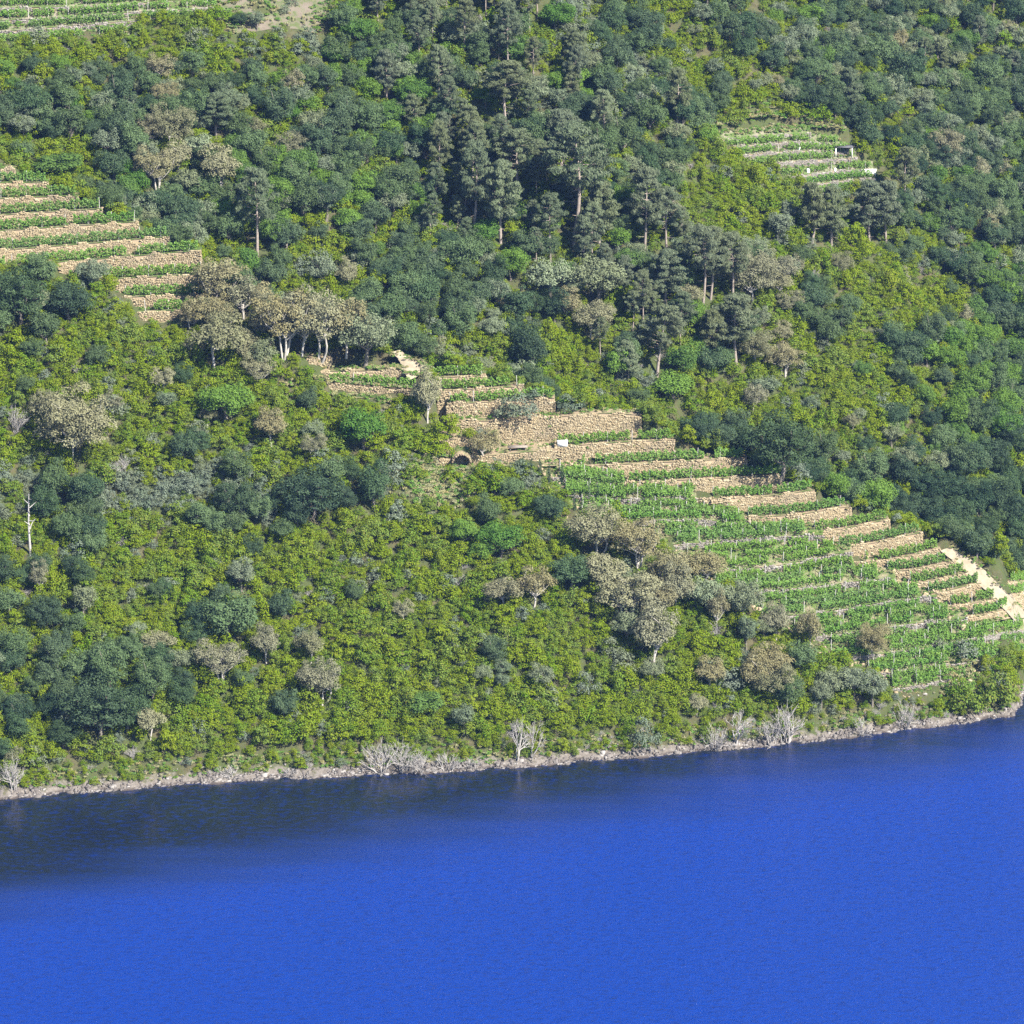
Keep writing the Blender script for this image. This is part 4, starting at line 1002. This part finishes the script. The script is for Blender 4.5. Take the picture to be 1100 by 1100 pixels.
# ---------------------------------------------------------------- small built things
def at(px, py):
    p = np.array(place(px, py)); p[1] += .35; p[2] = gz(p[0], p[1]); return p
def thing(name, loc, label, cat, rz=0):
    return tag(empty(name, tuple(loc), rz), label, cat)
p = at(906, 169); r = thing('field_shelter', p, 'small open shelter with dark slate roof in the far vineyard', 'shelter', .05)
g = Geo(); g.box((0, 0, 2.05), (3.9, 2.2, .12)); g.box((0, 0, 2.14), (3.6, 1.9, .08)); link('roof', g.mesh('shelter_roof', MAT['slate']), r)
g = Geo(); 
for k in range(9): g.box((-1.9 + .42 * k, 1.05, .55), (.42, .3, 1.5), 0, .2, .02); g.box((-1.9 + .42 * k, 1.05, 1.62), (.42, .3, .7), 0, .3, .02)
link('back_wall', g.mesh('shelter_wall', MAT['grey_stone']), r)
for xx in (-1.7, 1.7):
    g = Geo(); g.box((xx, -.95, .85), (.16, .16, 2.3)); link('post', g.mesh('shelter_post', MAT['white']), r)
p = at(933, 188); r = thing('concrete_wall', p, 'short whitewashed wall at the right end of the far vineyard', 'wall', .03)
g = Geo(); g.box((0, 0, .35), (3.2, .35, 1.3)); link('wall_face', g.mesh('concrete_face', MAT['white']), r)
g = Geo(); g.box((0, 0, 1.04), (3.4, .5, .09)); link('coping', g.mesh('concrete_coping', MAT['white']), r)
def tank(px, py, w, h, lab):
    p = at(px, py); r = thing('water_tank', p, lab, 'water tank', rnd.random())
    g = Geo(); g.tube([(0, 0, -.1), (0, 0, h * .15), (0, 0, h * .8), (0, 0, h * .92)], [w * .48, w * .5, w * .5, w * .42], 14); link('body', g.mesh('tank_body', MAT['white'], True), r)
    g = Geo(); g.tube([(0, 0, h * .9), (0, 0, h), (0, 0, h + .01)], [w * .4, w * .36, .01], 14); link('lid', g.mesh('tank_lid', MAT['white']), r)
tank(868, 189, .7, .75, 'white water tank on the fifth terrace of the far vineyard')
tank(858, 163, .7, .9, 'white water tank below the top rows of the far vineyard')
tank(897, 188, .5, .6, 'smaller white tank right of the other in the far vineyard')
p = at(604, 492); r = thing('storage_box', p, 'white storage box at the left end of the right vineyard', 'box', .06)
g = Geo(); g.box((0, 0, .42), (1.75, .9, .9)); link('body', g.mesh('box_body', MAT['white']), r)
g = Geo(); g.box((0, 0, .93), (1.9, 1.05, .1)); link('lid', g.mesh('box_lid', MAT['white']), r)
# vaulted stone shelter in the foot of the earth bank: walls and roof round an open dark room
p = np.array(CAVE) + [0, -.6, .55]; r = thing('stone_shelter', p, 'low stone shelter with dark round mouth at the foot of the earth bank', 'shelter', 0)
n = 13; an = np.linspace(0, math.pi, n)
def arch(rad, y0, y1, R2):
    V = [(math.cos(a) * q, yy, math.sin(a) * q * .95 - .2) for yy in (y0, y1) for q in (rad, R2) for a in an]
    V = np.array(V); i = np.arange(4 * n).reshape(4, n)
    Q = [[i[u, k], i[u, k + 1], i[v, k + 1], i[v, k]] for u, v in ((0, 1), (2, 3), (0, 2), (1, 3)) for k in range(n - 1)]
    return V, Q
g = Geo(); g.add(*arch(1.45, -.8, 3.4, 1.72)); g.box((0, 3.1, .5), (3.2, .3, 2.2)); link('vault', g.mesh('vault', MAT['soil1']), r)
for k in range(n - 1):
    a = (an[k] + an[k + 1]) / 2; g = Geo(); g.box((0, 0, 0), (.3, .3, .36), 0, rnd.random(), .05)
    o = link('arch_stone', g.mesh('arch_stone', MAT['core']), r); o.location = (math.cos(a) * 1.58, -.9, math.sin(a) * 1.5 - .2); o.rotation_euler = (0, -a, 0)
p = at(556, 484); r = thing('plank_platform', p, 'low platform of pale planks beside the grey olives', 'platform', .08)
for k in range(5):
    g = Geo(); g.box((0, -.6 + .3 * k, .62 + rnd.uniform(-.02, .02)), (3.4 + rnd.uniform(-.2, .2), .26, .07)); link('plank', g.mesh('plank', MAT['pine_bark']), r)
for sx_ in (-1.3, 1.3):
    for sy_ in (-.5, .5):
        g = Geo(); g.box((sx_, sy_, .2), (.14, .14, .82)); link('leg', g.mesh('platform_leg', MAT['bark']), r)
a, b = at(702, 530), at(724, 529); g = Geo(); t_ = np.linspace(0, 1, 14)[:, None]; c = a + (b - a) * t_
c[:, 2] = [gz(q[0], q[1]) + .16 for q in c]; c[:, 1] += .15 * np.sin(t_[:, 0] * 7)
g.tube(c, [.13] * 14, 8); tag(link('yellow_hose', g.mesh('yellow_hose', MAT['yellow'], True)), 'bright yellow plastic hose lying below the right vineyard wall', 'hose')
for k, (px_, py_, hp) in enumerate([(562, 512, 20), (571, 518, 24), (580, 514, 20), (590, 522, 24), (604, 520, 20), (617, 552, 26), (633, 544, 28), (642, 540, 18)]):
    q = at(px_, py_); mpp = project(*q)[2] / F; h = hp * mpp
    cl = [(np.array([rng.normal(0, .06), rng.normal(0, .06), zz]), .34 * (1 - .6 * zz / h) + .06) for zz in np.linspace(.2, h - .1, 12)]
    V, Q, A = crown_leaves(cl, 420, .1, -.8, .5, 1.0)
    r = thing('columnar_shrub', q, '%s narrow dark upright shrub from the left beside the vine slope' % ORD[k], 'shrub'); r['group'] = 'narrow upright shrubs by the vines'
    link('foliage', new_mesh('columnar_foliage', V, Q, MAT['holm'], False, A), r)
    g = Geo(); g.tube([(0, 0, -.2), (0, 0, h * .8)], [.06, .03], 5); link('stem', g.mesh('columnar_stem', MAT['bark']), r)

# ---------------------------------------------------------------- rocks and rubble, weeds
def rocks(name, label, P, S, mat):
    base = np.array([[a, b, c] for c in (-.5, .5) for b in (-.5, .5) for a in (-.5, .5)], float)
    n = len(P); V = base[None] * (S[:, None, None] * rng.uniform(.5, 1.3, (n, 1, 3))) * rng.uniform(.55, 1.1, (n, 8, 1))
    th = rng.uniform(0, 6.28, n); c_, s_ = np.cos(th)[:, None], np.sin(th)[:, None]
    V = np.stack([V[..., 0] * c_ - V[..., 1] * s_, V[..., 0] * s_ + V[..., 1] * c_, V[..., 2] * .75], -1) + P[:, None]
    fq = np.array([[4, 5, 7, 6], [0, 1, 5, 4], [0, 4, 6, 2], [1, 3, 7, 5], [2, 6, 7, 3]])
    Q = (fq[None] + 8 * np.arange(n)[:, None, None]).reshape(-1, 4)
    tag(link(name, new_mesh(name, V.reshape(-1, 3), Q, mat, False, np.repeat(rng.random(n) ** 2, 5))), label, kind='stuff')
n = 9000; x = rng.uniform(-125, 118, n); d = rng.gamma(2.0, .5, n) - .5; y = shore(x) + d
P = np.stack([x, y, ground(x, y, 0)], -1); keep = P[:, 2] > -.5; P = P[keep]
rocks('shore_rocks', 'grey broken rocks along the waterline', P, rng.gamma(1.6, .13, len(P)) + .08, MAT['rock'])
# rubble in the gaps between the terrace blocks
RP = []
for bn in ('right', 'lower'):
    for L in BLOCKS[bn]['L']:
        for side in ((0,) if bn == 'right' else (0, 1)):
            xe = L.core[side]; k = 34; x = xe + rng.uniform(-3.2, .4, k) * (1 if side == 0 else -1); y = L.y(x) + rng.uniform(-.3, 3.0, k)
            RP.append(np.stack([x, y, ground(x, y, 0)], -1))
RP = np.concatenate(RP); rocks('rubble', 'loose stones at the ends of the terraces', RP, rng.gamma(2.0, .12, len(RP)) + .1, MAT['stone'])
tq = [at(470, 528), at(480, 520)]
for k, (q, lab) in enumerate(zip(tq, ('dry pale grass tuft in the grassy clearing below the earth bank', 'green weed tuft in the grassy clearing below the earth bank'))):
    me = PROTO['tuft'][k][0]; o = link('grass_tuft', me); o.location = q; tag(o, lab, 'grass tuft'); used.setdefault('tuft', {})[k] = o
rows = []
for bn, i, L in ALLT:
    k = int((L.X[-1] - L.X[0]) * (5.0 if bn in ('lower', 'upper', 'far') else 3.2)); x = rng.uniform(L.X[0], L.X[-1], k); y0, z0, yb, zb = tread(bn, i, x)
    t_ = rng.uniform(0, 1, k) ** .6; y = y0 + .2 + (yb - y0 - .3) * t_; z = z0 + (zb - z0) * t_
    for a, b, c in zip(x, y, z): rows.append((a, b, c, 1 if rnd.random() < .62 else 0, rnd.uniform(.5, 1.1), rnd.uniform(.5, 1.2), rnd.random() * 6))
n = 1500; qx, qy = rng.normal(470, 22, n), rng.normal(520, 15, n)
for a, b in zip(qx[:700], qy[:700]):
    q = at(a, b); rows.append((*q, 0 if rnd.random() < .7 else 1, rnd.uniform(.8, 1.6), rnd.uniform(.8, 1.8), rnd.random() * 6))
for (x0_, x1_, y0_, y1_, k_) in ((760, 915, 112, 146, 420), (300, 452, 408, 446, 420), (1010, 1070, 715, 760, 260), (236, 348, 0, 34, 160), (600, 690, 395, 440, 160)):
    for _ in range(k_):
        q = at(rnd.uniform(x0_, x1_), rnd.uniform(y0_, y1_)); rows.append((*q, 0 if rnd.random() < .6 else 1, rnd.uniform(.7, 1.6), rnd.uniform(.7, 1.8), rnd.random() * 6))
x = rng.uniform(-125, 118, 1400); y = shore(x) + rng.uniform(1.5, 4.5, 1400); z = ground(x, y, 0)
for a, b, c in zip(x, y, z): rows.append((a, b, c, 0 if rnd.random() < .5 else 1, rnd.uniform(.6, 1.3), rnd.uniform(.6, 1.5), rnd.random() * 6))
for q in EDGES * 5:
    rows.append((q[0] + rnd.gauss(0, .5), q[1] + rnd.gauss(0, .5), gz(q[0], q[1]) + .05, 1 if rnd.random() < .45 else 0, rnd.uniform(.4, 1.0), rnd.uniform(.4, 1.0), rnd.random() * 6))
for bn, i, L in ALLT:      # plants rooted in the wall faces
    if bn in ('far', 'upper'): continue
    x = rng.uniform(L.X[0], L.X[-1], int((L.X[-1] - L.X[0]) * .7) + 1); zb_, zt_, yy = wall_bottom(bn, i, x), L.z(x), L.y(x); f = rng.uniform(0, 1, len(x))
    for a, b, c, d_ in zip(x, yy, zb_ + (zt_ - zb_) * f, (1 - f) * (zt_ - zb_)): rows.append((a, b - .12 * d_ - .1, c - .1, 1 if rnd.random() < .5 else 0, rnd.uniform(.3, .75), rnd.uniform(.4, 1.0), rnd.random() * 6))
scatter_object('weeds', 'weeds and dry grass on the terraces and along the bank', rows, used['tuft'])

# ---------------------------------------------------------------- haze over the valley
HAZE = 0.00004
if HAZE:
    g = Geo(); g.box((0, 390, 130.5), (900, 1180, 265)); 
    m = bpy.data.materials.new('haze_air'); m.use_nodes = True; N = m.node_tree.nodes; N.clear()
    pv = N.new('ShaderNodeVolumePrincipled'); pv.inputs['Color'].default_value = (.25, .45, 1.0, 1); pv.inputs['Density'].default_value = HAZE; pv.inputs['Anisotropy'].default_value = .1
    out = N.new('ShaderNodeOutputMaterial'); m.node_tree.links.new(pv.outputs[0], out.inputs['Volume'])
    tag(link('haze', g.mesh('haze', m)), 'thin blue summer haze over the valley', kind='stuff')
print('COUNTS', {k: len(v) for k, v in REST.items()}, len(bpy.data.objects))
